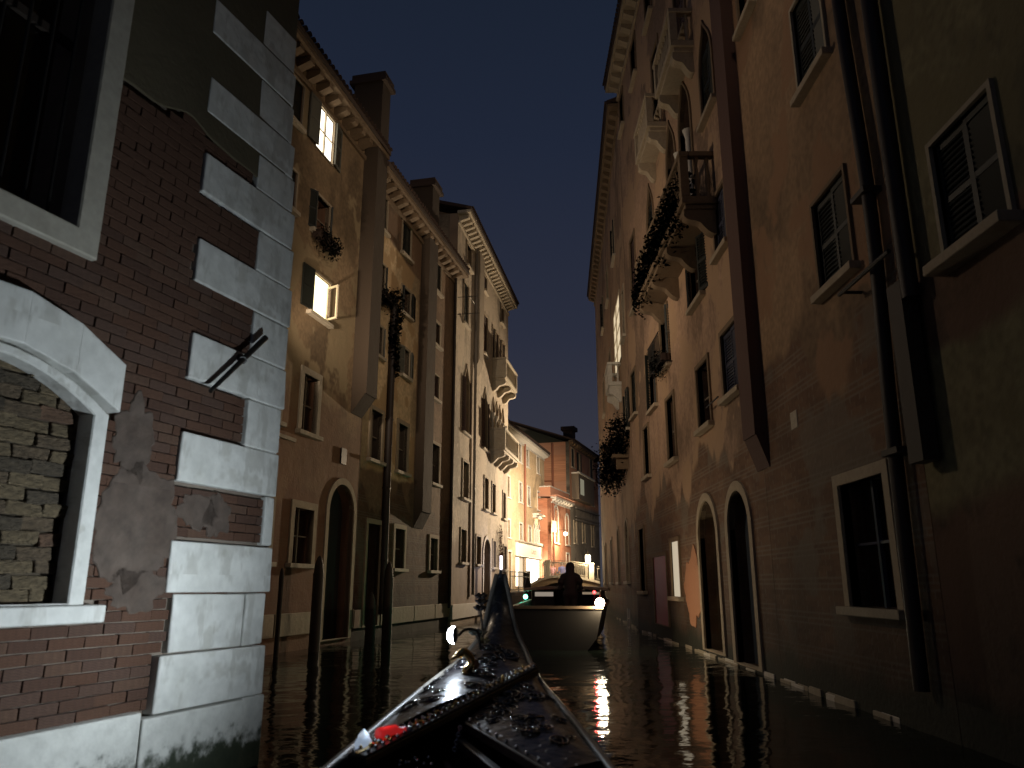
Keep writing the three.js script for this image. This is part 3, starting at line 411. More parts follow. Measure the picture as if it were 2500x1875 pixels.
const R0 = house({ name: 'red_house', label: 'low red house with a white cornice and a tall arched window beside the bridge', x: 3.33, d: 66, dir: [.3256, .9455], u0: 0, u1: 6.3, H: 8.6, D: 9, rise: .2, ov: .45, pitch: .9, corniceMat: M.stone, paint: redPaint, tile: std({ color: lin(.4, .2, .13), roughness: .9 }),
  windows: [{ u0: .95, u1: 2.1, v0: 4.9, v1: 8.0, kind: 'round', fw: .16, frame: M.stone }, { u0: 4.6, u1: 5.6, v0: 4.9, v1: 7.6, kind: 'round', fw: .16, frame: M.stone }, { u0: 4.7, u1: 5.6, v0: 3.1, v1: 4.1, fw: .14, frame: M.stone }] });
mesh('parapet', metreUV(merge([box(0, 6.3, 8.84, 9.55, -.35, -.05), box(0, .3, 8.84, 9.55, -6, -.352)])), std({ color: lin(.42, .2, .12), roughness: .95 }), R0); mesh('parapet_coping', merge([box(-.05, 6.35, 9.552, 9.64, -.4, 0), box(-.05, .35, 9.552, 9.64, -6, -.402)]), M.stone, R0);
mesh('downpipe', rod(V3(.35, 1, .1), V3(.35, 8.2, .1), .08, 8), M.redPipe, R0);
mesh('street_sign', box(-1.2, -.1, 5.7, 6.6, .4, .45), std({ color: lin(.7, .66, .5), roughness: .7 }), R0);
const pinkPaint = plaster([.42, .2, .11], { s: 63, patch: [.4, .21, .13] }), greyP = plaster([.2, .17, .13], { s: 66 });
const K = house({ label: 'pink house with dark hipped roof and green shutters rising behind the red one', x: 5.4, d: 72, dir: [.3256, .9455], u0: 0, u1: 12, H: 14.6, D: 13, rise: 2.4, ov: .4, cornice: true, pitch: 1, paint: (u, v) => mix(greyP(u, v), pinkPaint(u, v), ss(8.6, 9.2, v)),
  windows: [{ u0: .75, u1: 1.75, v0: 12.3, v1: 14.1, fw: .08, shut: 'closed' }, { u0: 3.2, u1: 4.1, v0: 12.2, v1: 14, fw: .08, shut: 'open' }, { u0: 8.4, u1: 9.6, v0: 12, v1: 14.2, fw: .1, shut: 'closed' }, { u0: 8.6, u1: 9.8, v0: 9.4, v1: 11.2, fw: .1 }, { u0: 4.5, u1: 5.5, v0: 5.4, v1: 7.2, fw: .12 }, { u0: 8.3, u1: 9.3, v0: 5.2, v1: 7.4, fw: .12 }, { u0: 1.2, u1: 2.2, v0: 5.2, v1: 7.2, fw: .12 }] });
{ const b = mesh('bay', [box(.7, 7, 9.2, 11.6, .0, .7)], std({ color: lin(.14, .11, .08), roughness: .9 }), K); mesh('lit_window', box(1.3, 2.7, 9.7, 11.2, .702, .72), glow(.85, .8, .55, .22), b); mesh('bay_roof', box(.6, 7.1, 11.602, 11.75, .0, .85), M.stone, b);
  mesh('downpipe', rod(V3(-.1, 9.6, -1.6), V3(-.1, 14.5, -1.6), .1, 8), M.redPipe, K); mesh('drain', rod(V3(-.1, 10.9, -8), V3(-.1, 10.9, -1.6), .07, 8), M.redPipe, K);
  mesh('chimney', metreUV(merge([box(4.6, 5.7, 14.5, 16.6, -1.8, -.8), box(4.4, 5.9, 16.6, 17, -2, -.6)])), M.tile, K);
  for (const v of [8.4, 7.6, 7.3]) mesh('awning_rail', rod(V3(.6, v, .4), V3(11, v + .1, .4), .05), M.greyPipe, K); }

// ------------------------------------------------------------------ houses on the right bank
const orange = plaster([.33, .215, .14], { s: 77, brick: 3.9, bc: .8, patch: [.38, .25, .15] }), dR = [0, -1];
const R3 = house({
  name: 'palazzo', label: 'tall orange palazzo with plant covered balcony and small upper balconies', category: 'building', x: 3.92, d: 16.88, dir: dR, u0: -8.0, u1: 5.0, H: 19.1, D: 11, ov: .45, pitch: .62, paint: orange, corniceMat: M.frame, floors: [3.6, 6.6, 9.2, 12.5, 15.8],
  windows: [
    { u0: 3.05, u1: 3.95, v0: 10.45, v1: 12.5, fw: .09, frame: M.frameDark, sillMat: M.frame, kind: 'point', shut: 'closed' }, { u0: 1.0, u1: 2.05, v0: 8.65, v1: 12.6, fw: .1, frame: M.frameDark, sillMat: M.frame, kind: 'point', sill: false }, { u0: -.5, u1: .45, v0: 8.65, v1: 12.5, fw: .1, frame: M.frameDark, sillMat: M.frame, kind: 'point', sill: false }, { u0: -3.4, u1: -2.5, v0: 9.9, v1: 12.4, fw: .09, frame: M.frameDark, sillMat: M.frame, kind: 'point', shut: 'closed' }, { u0: -6.6, u1: -5.7, v0: 9.9, v1: 12.3, fw: .09, frame: M.frameDark, sillMat: M.frame, shut: 'closed', sm: M.shutterBrown },
    { u0: 1.25, u1: 2.2, v0: 13.5, v1: 15.6, fw: .1, frame: M.frameDark, sillMat: M.frame, shut: 'closed', sm: M.shutterBrown }, { u0: -1.7, u1: -.8, v0: 13.5, v1: 15.6, fw: .1, frame: M.frameDark, sillMat: M.frame }, { u0: 3.6, u1: 4.4, v0: 13.8, v1: 15.6, fw: .08, frame: M.frameDark, sillMat: M.frame, shut: 'closed' },
    { u0: -4.9, u1: -4.0, v0: 17.0, v1: 18.4, fw: .06, frame: M.frameDark, sillMat: M.frame }, { u0: -7.6, u1: -6.8, v0: 17.0, v1: 18.4, fw: .06, frame: M.frameDark, sillMat: M.frame }, { u0: -2.2, u1: -1.3, v0: 17.0, v1: 18.4, fw: .06, frame: M.frameDark, sillMat: M.frame }, { u0: 1.3, u1: 2.2, v0: 17, v1: 18.4, fw: .06, frame: M.frameDark, sillMat: M.frame },
    { u0: 1.15, u1: 2.15, v0: 7.15, v1: 8.4, fw: .09, frame: M.frameDark, sillMat: M.frame, shut: 'open', a: .5, b: .3 }, { u0: 3.3, u1: 4.1, v0: 7.4, v1: 8.55, fw: .08, frame: M.frameDark, sillMat: M.frame, shut: 'closed', sm: M.shutterBlue }, { u0: -2.35, u1: -1.4, v0: 6.7, v1: 8.2, fw: .09, frame: M.frameDark, sillMat: M.frame, shut: 'right', b: .9 }, { u0: -4.3, u1: -3.3, v0: 6.1, v1: 7.75, fw: .09, frame: M.frameDark, sillMat: M.frame, shut: 'open', a: 1.3, b: 1.2 }, { u0: -7.5, u1: -6.6, v0: 6.6, v1: 8, fw: .09, frame: M.frameDark, sillMat: M.frame, shut: 'closed' },
    { u0: 1.2, u1: 2.15, v0: 4.46, v1: 5.75, fw: .09, frame: M.frameDark, sillMat: M.frame }, { u0: 3.2, u1: 4.15, v0: 4.65, v1: 5.85, fw: .09, frame: M.frameDark, sillMat: M.frame, shut: 'closed', sm: M.shutterBlue }, { u0: -2.1, u1: -1.2, v0: 4.3, v1: 5.85, fw: .09, frame: M.frameDark, sillMat: M.frame }, { u0: -5.6, u1: -4.8, v0: 4.4, v1: 5.8, fw: .09, frame: M.frameDark, sillMat: M.frame },
    { u0: 2.8, u1: 4.05, v0: .05, v1: 2.95, kind: 'round', door: true, fw: .17, panel: std({ color: lin(.06, .075, .09), roughness: .6 }), deep: .22, name: 'water_gate', frame: M.frame },
    { u0: .55, u1: 1.95, v0: .1, v1: 3.0, kind: 'round', door: true, fw: .16, open: true, name: 'open_archway', frame: M.frame },
    { u0: -2.45, u1: -1.5, v0: 1.1, v1: 2.38, fw: .1, frame: M.frameDark, sillMat: M.frame, lit: M.litLow, deep: .02, cross: false, label: 'small lit window low over the water' },
    { u0: -4.9, u1: -3.1, v0: .35, v1: 2.1, fw: .1, frame: M.frameDark, sillMat: M.frame, door: true, panel: std({ color: lin(.26, .018, .024), roughness: .6 }), label: 'red door', deep: -.07 }, { u0: -7.2, u1: -6.3, v0: 1.2, v1: 3, fw: .1, frame: M.frameDark, sillMat: M.frame },
  ],
});
{ const fm = std({ color: lin(.085, .045, .035), bumpMap: plasterBump, bumpScale: .01, roughness: .9 });
  flue(R3, 4.98, .62, .2, 3.6, 19, 0, fm, 'pilaster');
  balcony(R3, -2.0, 3.5, 8.6, .66, .95, { nb: 4, mat: M.frameDark, label: 'long stone balcony under plants' });
  balcony(R3, .8, 2.7, 12.75, .5, .8, { nb: 2, mat: M.frame, label: 'small upper balcony' }); balcony(R3, -2.2, -.3, 12.75, .5, .8, { nb: 2, mat: M.frame, label: 'small upper balcony' });
  for (const u of [1.05, 2.0]) mesh('column', lathe([[.09, 0], [.06, .1], [.06, 2.2], [.12, 2.4]], 8), M.stone, R3).position.set(u - .05, 8.62, .07);
  const rail = []; for (let u = -2.6; u < -1.1; u += .12) rail.push(rod(V3(u, 6.65, .3), V3(u, 7.4, .32), .01, 4)); rail.push(rod(V3(-2.65, 7.4, .32), V3(-1.1, 7.4, .32), .014, 5), rod(V3(-2.65, 6.65, .3), V3(-1.1, 6.65, .3), .014, 5), rod(V3(-2.6, 6.66, 0), V3(-2.6, 6.66, .3), .014, 5), rod(V3(-1.15, 6.66, 0), V3(-1.15, 6.66, .3), .014, 5)); mesh('window_rail', rail, M.iron, R3);
  mesh('tie_bar', merge([rod(V3(2.2, 4.72, .12), V3(3.1, 4.72, .12), .016)]), M.iron, R3);
  mesh('tie_bar', rod(V3(-2.6, 9.0, .1), V3(-3.4, 9, .5), .014), M.iron, R3);
  // wall patch by the archway, warm light put into its colour; the passage inside
  mesh('warm_lit_patch', (() => { const s = new THREE.Shape(); for (let i = 0; i <= 60; i++) { const a = i / 60 * 6.2832, k = 1 + .42 * (fbm(2 + Math.cos(a) * 2.2, 4 + Math.sin(a) * 2.2, 4) - .5) * 2, x = Math.min(.36, -.3 + .72 * k * Math.cos(a)), y = 1.3 + .78 * k * Math.sin(a); i ? s.lineTo(x, y) : s.moveTo(x, y); } const e = new THREE.ExtrudeGeometry(s, { depth: .015, bevelEnabled: true, bevelSize: .01, bevelThickness: .006, bevelSegments: 1 }); e.translate(0, 0, .002); return e; })(), std({ color: lin(.34, .16, .085), bumpMap: plasterBump, bumpScale: .02, roughness: .9 }), R3);
  const inn = mesh('passage', [box(.3, .5, 0, 3.2, -2.4, -.345), box(2.0, 2.2, 0, 3.2, -2.4, -.345), box(.5, 2.0, .0, .18, -2.4, -.345)], std({ color: lin(.5, .42, .26), roughness: .9 }), R3);
  mesh('door_leaf', rbox(.56, 1.12, 1.35, 2.75, -.4, -.35), M.creamWood, inn); mesh('half_door', rbox(1.22, 1.93, .3, 1.48, -.32, -.27), std({ color: lin(.36, .24, .15), roughness: .7 }), inn); mesh('lintel', box(1.2, 1.95, 1.482, 1.56, -.34, -.25), std({ color: lin(.55, .3, .24), roughness: .8 }), inn); mesh('added_passage_lamp', sphere(1.35, 2.9, -1.3, .05), glow(1, .8, .5, 4), inn); { const l = new THREE.PointLight(lin(1, .8, .5), 1.3); l.position.set(1.35, 2.9, -1.3); R3.add(l); }  // hidden bulb and point light added to brighten the passage
  mesh('door_post', box(1.14, 1.2, .18, 2.9, -.42, -.3), M.darkWood, inn);
  for (let i = 0; i < 26; i++) { const u = rnd(-7.5, 4.6); const z = rnd(.005, .03), h = rnd(.015, .08); mesh('base_stone', metreUV(rbox(u - rnd(.15, .5), u + rnd(.15, .5), -.1, h, -.1, z, .01)), i % 3 ? M.dirtyStone : M.stone, R3); } }
const orangeN = plaster([.26, .165, .092], { s: 91, brick: 4.5, bc: .75, patch: [.25, .14, .075] });
const R2 = house({
  label: 'dark orange house with brick lower wall between the downpipes on the right', x: 3.92, d: 16.88, dir: dR, u0: 5.01, u1: 9.6, H: 16, D: 10, paint: orangeN,
  windows: [{ u0: 7.8, u1: 8.7, v0: 7.75, v1: 9.1, fw: .05, frame: M.frameDark, sillMat: M.frame, shut: 'closed', frame: M.dirtyStone }, { u0: 7.8, u1: 8.75, v0: 4.9, v1: 6.1, fw: .05, frame: M.frameDark, sillMat: M.frame, shut: 'closed' }, { u0: 5.7, u1: 6.4, v0: 10.5, v1: 12, fw: .07, frame: M.frameDark, sillMat: M.frame }, { u0: 7.68, u1: 8.82, v0: 1.12, v1: 2.5, fw: .13, frame: M.frame, sillMat: M.dirtyStone, bars: M.shutterBlue }],
});
{ mesh('downpipe', merge([tube([V3(9.3, 16, .1), V3(9.3, 8, .1), V3(9.42, 5.2, .1), V3(9.3, 3, .1), V3(9.22, .4, .1)], .075, 40, 8), ...[2.6, 5.4, 8.2].map((v) => box(9.2, 9.52, v, v + .06, .0, .2))]), M.pipe, R2);
  mesh('tie_bar', merge([rod(V3(8.72, 4.53, .22), V3(9.9, 4.53, .22), .025), rod(V3(8.8, 4.53, .0), V3(8.8, 4.53, .22), .02)]), M.iron, R2);
  for (let i = 0; i < 16; i++) { const u = rnd(5.1, 9.3); mesh('base_stone', metreUV(rbox(u - rnd(.1, .3), u + rnd(.1, .3), -.1, rnd(.015, .08), -.1, rnd(.005, .03), .01)), i % 3 ? M.dirtyStone : M.stone, R2); }
  mesh('wall_stone', rbox(6.3, 6.55, 3.45, 3.7, -.1, .012), M.greyStone, R2); }
const R1p = plaster([.21, .18, .095], { s: 101, patch: [.18, .15, .075] }), R1q = plaster([.12, .068, .042], { s: 103 });
const R1 = house({
  label: 'olive green plastered house nearest on the right, red at its middle', x: 3.92, d: 16.88, dir: dR, u0: 9.61, u1: 24, H: 14, D: 10, paint: (u, v) => { const e = .5 * (fbm(u, v, 4) - .5); return mul(mix(R1p(u, v), R1q(u, v), Math.max(ss(4.35, 4.2, v + e) * ss(3.35, 3.5, v + e), ss(2.2, 1.9, v + e))), .8); },
  windows: [{ u0: 10.5, u1: 11.4, v0: 4.15, v1: 5.3, fw: .05, frame: M.frameDark, sillMat: M.frame, shut: 'closed', frame: M.dirtyStone, sillOut: .2 }, { u0: 13, u1: 14, v0: 4.1, v1: 5.6, fw: .06, frame: M.frameDark, sillMat: M.frame, shut: 'closed' }, { u0: 12.6, u1: 13.6, v0: 1.2, v1: 2.6, fw: .12, frame: M.frameDark, sillMat: M.frame }],
});
mesh('downpipe', merge([rod(V3(10.0, 4.0, .12), V3(9.98, 14, .12), .085, 8)]), M.pipe, R1); mesh('shutter', merge([box(9.72, 9.98, 2.45, 4.2, .05, .2)]), M.darkWood, R1);
const RCp = plaster([.32, .21, .13], { s: 115, brick: 2.6, patch: [.36, .25, .16] });
const RC = house({
  label: 'far right house with a lit window and glazed balcony where the canal bends', x: 3.92, d: 24.92, dir: [-.061, -.9981], u0: -20, u1: 0, H: 18.5, D: 10, ov: .38, pitch: .62, paint: RCp, floors: [3.5, 6.4, 9.2, 12.4, 15.6],
  windows: [{ u0: -5.4, u1: -2.3, v0: 9.55, v1: 12.1, fw: .08, deep: -.01, lit: M.litTall, bars: M.creamWood, sill: false, label: 'tall lit window over a balcony' }, { u0: -1.3, u1: -.5, v0: 9.8, v1: 11.6, fw: .08, shut: 'closed', sm: M.shutterBrown }, { u0: -4.6, u1: -3.6, v0: 14.2, v1: 15.7, fw: .08, shut: 'open', a: 1.2, b: 1.1 }, { u0: -1.4, u1: -.5, v0: 6.5, v1: 7.8, fw: .09, shut: 'open', a: .8 },
    { u0: -13, u1: -12, v0: 14, v1: 15.6, fw: .08, shut: 'open', a: 1.4, b: 1.5 }, { u0: -9, u1: -8, v0: 14, v1: 15.6, fw: .08, shut: 'closed' }, { u0: -9, u1: -8, v0: 9.8, v1: 11.6, fw: .08, shut: 'closed' }, { u0: -14, u1: -13, v0: 9.8, v1: 11.6, fw: .08, shut: 'closed' }, { u0: -6.5, u1: -5.5, v0: 6.5, v1: 7.8, fw: .09 }, { u0: -11, u1: -10, v0: 6.5, v1: 7.8, fw: .09, shut: 'closed' }, { u0: -16, u1: -15, v0: 6.5, v1: 7.8, fw: .09, shut: 'closed' },
    { u0: -3.6, u1: -2.4, v0: 1.5, v1: 3.6, kind: 'round', fw: .12 }, { u0: -7.6, u1: -6.6, v0: 1.5, v1: 3.6, kind: 'round', fw: .12 }, { u0: -12, u1: -11, v0: 1.5, v1: 3.4, fw: .12 }, { u0: -17, u1: -16, v0: 1.5, v1: 3.4, fw: .12 }],
});
{ balcony(RC, -4.6, -2.9, 8.75, .5, .75, { nb: 2, mat: M.stone, label: 'pale balcony below the lit window' });
  mesh('window_ledge', rbox(-5.4, -1.2, 5.6, 5.72, -.02, .55), M.frameDark, RC); for (const u of [-4.8, -3.2, -1.7]) mesh('bracket', box(u, u + .2, 5.25, 5.598, 0, .4), M.frameDark, RC);
  for (let i = 0; i < 14; i++) { const u = rnd(-10, -.3); mesh('base_stone', metreUV(rbox(u - rnd(.15, .5), u + rnd(.15, .5), -.1, rnd(.02, .09), -.1, rnd(.005, .03), .01)), M.dirtyStone, RC); } }
for (const h of [A, B, P, Y, R0, K, R3, R2, R1, RC]) settleWorld(h);

// ------------------------------------------------------------------ quay, bridge, mooring posts
{
  const pts = [[-.35, 38.9], [.55, 41], [1.0, 44.5], [1.15, 49.4], [1.5, 52.8], [3.6, 62], [5.0, 66.5], [8.5, 78], [6, 90], [-14, 90], [-14, 50], [-1.4, 39.2]];
  const s = new THREE.Shape(); pts.forEach(([x, d], i) => i ? s.lineTo(x, d) : s.moveTo(x, d));
  const q = new THREE.ExtrudeGeometry(s, { depth: 2, bevelEnabled: false }); q.rotateX(-Math.PI / 2); q.translate(0, -1, 0);
  const qm = mesh('quay', q, std({ map: stoneMap, color: lin(.55, .5, .42), roughness: .9, bumpMap: stoneBump, bumpScale: .01 }), scene); qm.userData.kind = 'structure';
  const e = pts.slice(0, 7); for (let i = 0; i < 6; i++) { const [x0, d0] = e[i], [x1, d1] = e[i + 1]; if (d0 > 49 && d0 < 52.5) continue; const L = Math.hypot(x1 - x0, d1 - d0), n = Math.round(L / 1.2); for (let k = 0; k < n; k++) { const b = rbox(.01, L / n - .01, -.16, .03, 0, .35, .02), m = mesh('coping_stone', metreUV(b), M.stone, qm); m.position.set(x0 + (x1 - x0) * k / n, 1, -(d0 + (d1 - d0) * k / n)); m.rotation.y = Math.atan2(d1 - d0, x1 - x0) + Math.PI * 0; m.rotation.y = Math.atan2(d1 - d0, x1 - x0); m.scale.z = -1; } }
  const fr = thing('railing', 'thin iron railing on the quay in front of the lit shop', 'railing', [0, 1.03, 0]);
  const P0 = [V3(-.1, 0, -39.5), V3(.62, 0, -41.5), V3(1.02, 0, -45.6)];
  for (let i = 0; i < 2; i++) { const a = P0[i], b = P0[i + 1], n = Math.round(a.distanceTo(b) / .16); for (const y of [1.0, .78, .12]) mesh('rail', rod(a.clone().setY(y), b.clone().setY(y), .022), M.iron, fr); for (let k = 0; k <= n; k++) { const p = a.clone().lerp(b, k / n); mesh(k % 8 ? 'baluster' : 'post', rod(p.clone().setY(0), p.clone().setY(k % 8 ? .99 : 1.04), k % 8 ? .009 : .024, 5), M.iron, fr); } }
}
{
  const g = thing('stone_bridge', 'low arched stone bridge with iron railings crossing the canal behind the motorboat', 'bridge', [3.1, 0, -49.6]);
  const top = (x) => { const t = x < -.26 ? (x + .26) / 1.95 : (x + .26) / 2.6; return 1.97 - (x < -.26 ? .72 : .36) * t * t; };
  const s = new THREE.Shape(); s.moveTo(-2.2, -.8); for (let i = 0; i <= 24; i++) { const x = -2.2 + 4.6 * i / 24; s.lineTo(x, top(x)); } s.lineTo(2.4, -.8); s.lineTo(2.15, -.8); s.lineTo(2.15, .2); s.bezierCurveTo(2.0, 1.2, 1.2, 1.56, .1, 1.56); s.bezierCurveTo(-1, 1.56, -1.7, 1.1, -1.85, .2); s.lineTo(-1.85, -.8);
  const e = new THREE.ExtrudeGeometry(s, { depth: 3, bevelEnabled: false, curveSegments: 20 }); e.translate(0, 0, -3);
  mesh('arch', metreUV(e), std({ map: stoneMap, color: lin(.5, .4, .3), bumpMap: stoneBump, bumpScale: .01, roughness: .9 }), g);
  const cs = []; for (let i = 0; i < 14; i++) { const x0 = -2.2 + 4.6 * i / 14, x1 = x0 + 4.6 / 14 - .015, q = new THREE.Shape(); q.moveTo(x0, top(x0) - .13); q.lineTo(x1, top(x1) - .13); q.lineTo(x1, top(x1) + .02); q.lineTo(x0, top(x0) + .02); const c = new THREE.ExtrudeGeometry(q, { depth: .3, bevelEnabled: false }); c.translate(0, 0, -.26); mesh('coping_stone', metreUV(c), M.stone, g); }
  const post = (x, z, h = .95) => { const y = top(x); mesh('stone_post', merge([rbox(x - .15, x + .15, y - .05, y + h, z - .15, z + .15, .03), rbox(x - .18, x + .18, y + h - .06, y + h + .06, z - .18, z + .18, .05)]), M.stone, g); };
  for (const z of [-.12, -2.85]) { post(-.85, z); post(1.9, z); post(-2.1, z, .85);
    for (const [a, b] of [[-1.15, -1.0], [-.7, 1.75], [2.05, 2.4]]) { const n = Math.max(2, Math.round((b - a) / .13)); const P = (x, y) => V3(x, top(x) + y, z); for (const y of [.9, .78, .12]) { const r = []; for (let k = 0; k <= 6; k++) r.push(P(a + (b - a) * k / 6, y)); mesh('rail', tube(r, .02, 12, 5), M.paleIron, g); } for (let k = 1; k < n; k++) { const x = a + (b - a) * k / n; mesh('baluster', rod(P(x, .0), P(x, .88), .013, 5), M.paleIron, g); } } }
}
function mooringPost(name, label, x, d, top, r, mat, group) {
  const g = thing(name, label, 'mooring post', [x, 0, -d], 0, group); mesh('pole', lathe([[r * .9, -1], [r, 0], [r * .97, top - r * 3.2], [r * .9, top - r * 3]], 12), mat, g); mesh('pointed_top', lathe([[r * .9, top - r * 3], [r * .78, top - r * 1.6], [r * .4, top - r * .4], [.002, top]], 12), mat, g); return g;
}
mooringPost('mooring_post', 'thick dark mooring post with pointed top beside the motorboat', .6, 30, 1.68, .15, M.darkWood);
mooringPost('mooring_post', 'short pale mooring post just right of the thick dark one', .73, 30.5, .95, .07, M.creamWood);
mooringPost('mooring_post', 'dark mooring pole left of the arched water gate', -4.15, 17, 1.98, .12, M.darkWood);
mooringPost('mooring_post', 'dark mooring pole in front of the tall water door', -3.52, 20, 1.2, .13, M.darkWood);
mooringPost('mooring_post', 'dark mooring pole between the water door and the low window', -3.2, 20.6, 1.95, .13, M.darkWood);
mooringPost('mooring_post', 'slim mooring pole by the pale base stones at the far left of the brown house', -4.62, 15.9, 1.7, .05, M.darkWood);
{ const g = thing('ladder', 'small white metal ladder fixed at the waterline of the far right house', 'ladder', [3.93, 0, -26.6], -Math.PI / 2); const wm = std({ color: lin(.7, .68, .64), roughness: .4 }); for (const x of [-.2, .2]) mesh('rail', rod(V3(x, -.3, .06), V3(x, .62, .06), .025), wm, g); for (const y of [.02, .3]) mesh('rung', rod(V3(-.2, y, .06), V3(.2, y, .06), .022), wm, g); }

// ------------------------------------------------------------------ plants
function plant(name, label, cat, list, n, size, mat, droop, pot) { const g = thing(name, label, cat, list[0].slice(0, 3)); const [ox, oy, oz] = list[0]; mesh('foliage', foliage(list.map((l) => [l[0] - ox, l[1] - oy, l[2] - oz, l[3], l[4], l[5]]), n, size, droop), mat, g); if (pot) pot(g); return g; }
const W = (h, u, v, z) => { const p = onWall(h, u, v, z); return [p.x, p.y, p.z]; };
function flowerBox(h, label, u, v, w, n = 260) { const g = thing('flower_box', label, 'flower box', W(h, u, v, .02), h.rotation.y); mesh('planter', rbox(-w / 2, w / 2, 0, .18, .02, .24, .015), M.terracotta, g); mesh('soil', box(-w / 2 + .02, w / 2 - .02, .181, .19, .04, .22), M.soil, g); mesh('foliage', foliage([[-w * .3, .18, .2, w * .24, .22, .2], [w * .02, .1, .22, w * .25, .26, .2], [w * .3, .16, .2, w * .22, .22, .2]], n, .075, .45), M.leaf, g); return g; }
flowerBox(A, 'hanging flower box under the dark window of the brown house', -7.1, 9.42, 1.1);
flowerBox(B, 'trailing flower box on the left third floor window of the yellow patched house', -3.4, 9.4, 1.15);
flowerBox(R3, 'overgrown window box above the row of blue shutters on the orange palazzo', -1.85, 6.72, 1.2);
plant('climbing_vine', 'dark vine climbing the downpipe between the yellow patched windows', 'vine', [9.7, 9.2, 8.7, 8.2, 7.7].map((v, i) => [...W(B, -2.5 + .08 * Math.sin(i * 2), v, .16), .3 - .03 * i, .45, .2]), 420, .085, M.leafDark, .2);
[[2.9, 9.1, .5], [2.1, 9.25, .5], [1.2, 9.2, .52], [.2, 9.3, .5], [-.8, 9.2, .52], [-1.6, 9.1, .5]].forEach(([u, v, z], i) => plant('balcony_plant', ['bushy plant at the near end of the long balcony', 'spreading plant second along the long balcony', 'tall leafy plant third along the long balcony', 'thick plant at the middle of the long balcony', 'leafy plant next to last on the long balcony', 'drooping plant at the far end of the long balcony'][i], 'plant', [[...W(R3, u, v - .1, z), .3, .5, .62], [...W(R3, u - .3, v - .35, z + .06), .24, .35, .5]], 560, .1, i % 2 ? M.leaf : M.leafDark, .5, (g) => { mesh('pot', lathe([[.1, 0], [.15, .25], [.17, .26]], 10), M.terracotta, g).position.set(.25, 8.61 - v, 0); }));
plant('balcony_plant', 'large dark hanging plant spilling from a ledge on the far right house', 'plant', [[...W(RC, -1.8, 6.1, .35), .6, .55, .5], [...W(RC, -3.2, 6.2, .35), .8, .6, .5], [...W(RC, -4.6, 6.0, .35), .7, .55, .5], [...W(RC, -2.4, 5.4, .5), .6, .7, .3], [...W(RC, -4, 5.4, .5), .6, .7, .3], [...W(RC, -.6, 6.5, .3), .5, .6, .4]], 700, .1, M.leafDark, .5);
plant('roof_plant', 'dark shrubs on the roof edge of the pale palazzo', 'plant', [[...W(P, -.2, 16.5, -2), .9, .35, .5], [...W(P, .3, 16.6, -3.2), .8, .5, .5], [...W(P, 0, 16.6, -4.5), .8, .4, .6]], 300, .1, M.leafDark, 0);
plant('hanging_ivy', 'reddish creeper on the lower wall of the pale palazzo near its right end', 'vine', [[...W(P, 8.2, 3.6, .08), .1, .6, .5], [...W(P, 8.4, 2.8, .08), .1, .5, .4]], 240, .07, std({ color: lin(.13, .06, .045), roughness: .8, side: THREE.DoubleSide }), .3);

// ------------------------------------------------------------------ people
function figure(bones, k = .05, cell = .022, col) {      // smooth union of tapered capsules, meshed as one surface; bones: [ax,ay,az, bx,by,bz, ra, rb]
  let lo = [9, 9, 9], hi = [-9, -9, -9]; for (const b of bones) for (let i = 0; i < 3; i++) { const r = Math.max(b[6], b[7]) + .06; lo[i] = Math.min(lo[i], b[i] - r, b[i + 3] - r); hi[i] = Math.max(hi[i], b[i] + r, b[i + 3] + r); }
  const c = lo.map((v, i) => (v + hi[i]) / 2), half = Math.max(...lo.map((v, i) => (hi[i] - v) / 2)), n = Math.min(110, Math.ceil(2 * half / cell)), mc = new MarchingCubes(n, new THREE.MeshBasicMaterial(), false, false, 90000);
  mc.isolation = 0; const hs = n / 2;
  for (let z = 0; z < n; z++) for (let y = 0; y < n; y++) for (let x = 0; x < n; x++) {
    const p = [(x - hs) / hs * half + c[0], (y - hs) / hs * half + c[1], (z - hs) / hs * half + c[2]]; let s = 0, best = 9;
    for (const b of bones) { const ax = b[3] - b[0], ay = b[4] - b[1], az = b[5] - b[2], px = p[0] - b[0], py = p[1] - b[1], pz = p[2] - b[2], t = Math.min(1, Math.max(0, (px * ax + py * ay + pz * az) / (ax * ax + ay * ay + az * az + 1e-9))), d = Math.hypot(px - ax * t, py - ay * t, pz - az * t) - (b[6] + (b[7] - b[6]) * t); const h = Math.max(k - Math.abs(best - d), 0) / k; best = Math.min(best, d) - h * h * k * .25; }
    mc.field[x + y * n + z * n * n] = -best;
  }
  mc.update(); const m = mc.count, g = new THREE.BufferGeometry(), P = new Float32Array(mc.positionArray.slice(0, m * 3)), N = new Float32Array(mc.normalArray.slice(0, m * 3)), C = new Float32Array(m * 3);
  for (let i = 0; i < m; i++) { for (let j = 0; j < 3; j++) P[i * 3 + j] = P[i * 3 + j] * half + c[j]; const q = col(P[i * 3], P[i * 3 + 1], P[i * 3 + 2]); C.set(q, i * 3); }
  g.setAttribute('position', new THREE.BufferAttribute(P, 3)); g.setAttribute('normal', new THREE.BufferAttribute(N, 3)); g.setAttribute('uv', new THREE.BufferAttribute(new Float32Array(m * 2), 2)); g.setAttribute('color', new THREE.BufferAttribute(C, 3)); g.computeVertexNormals(); return g;
}
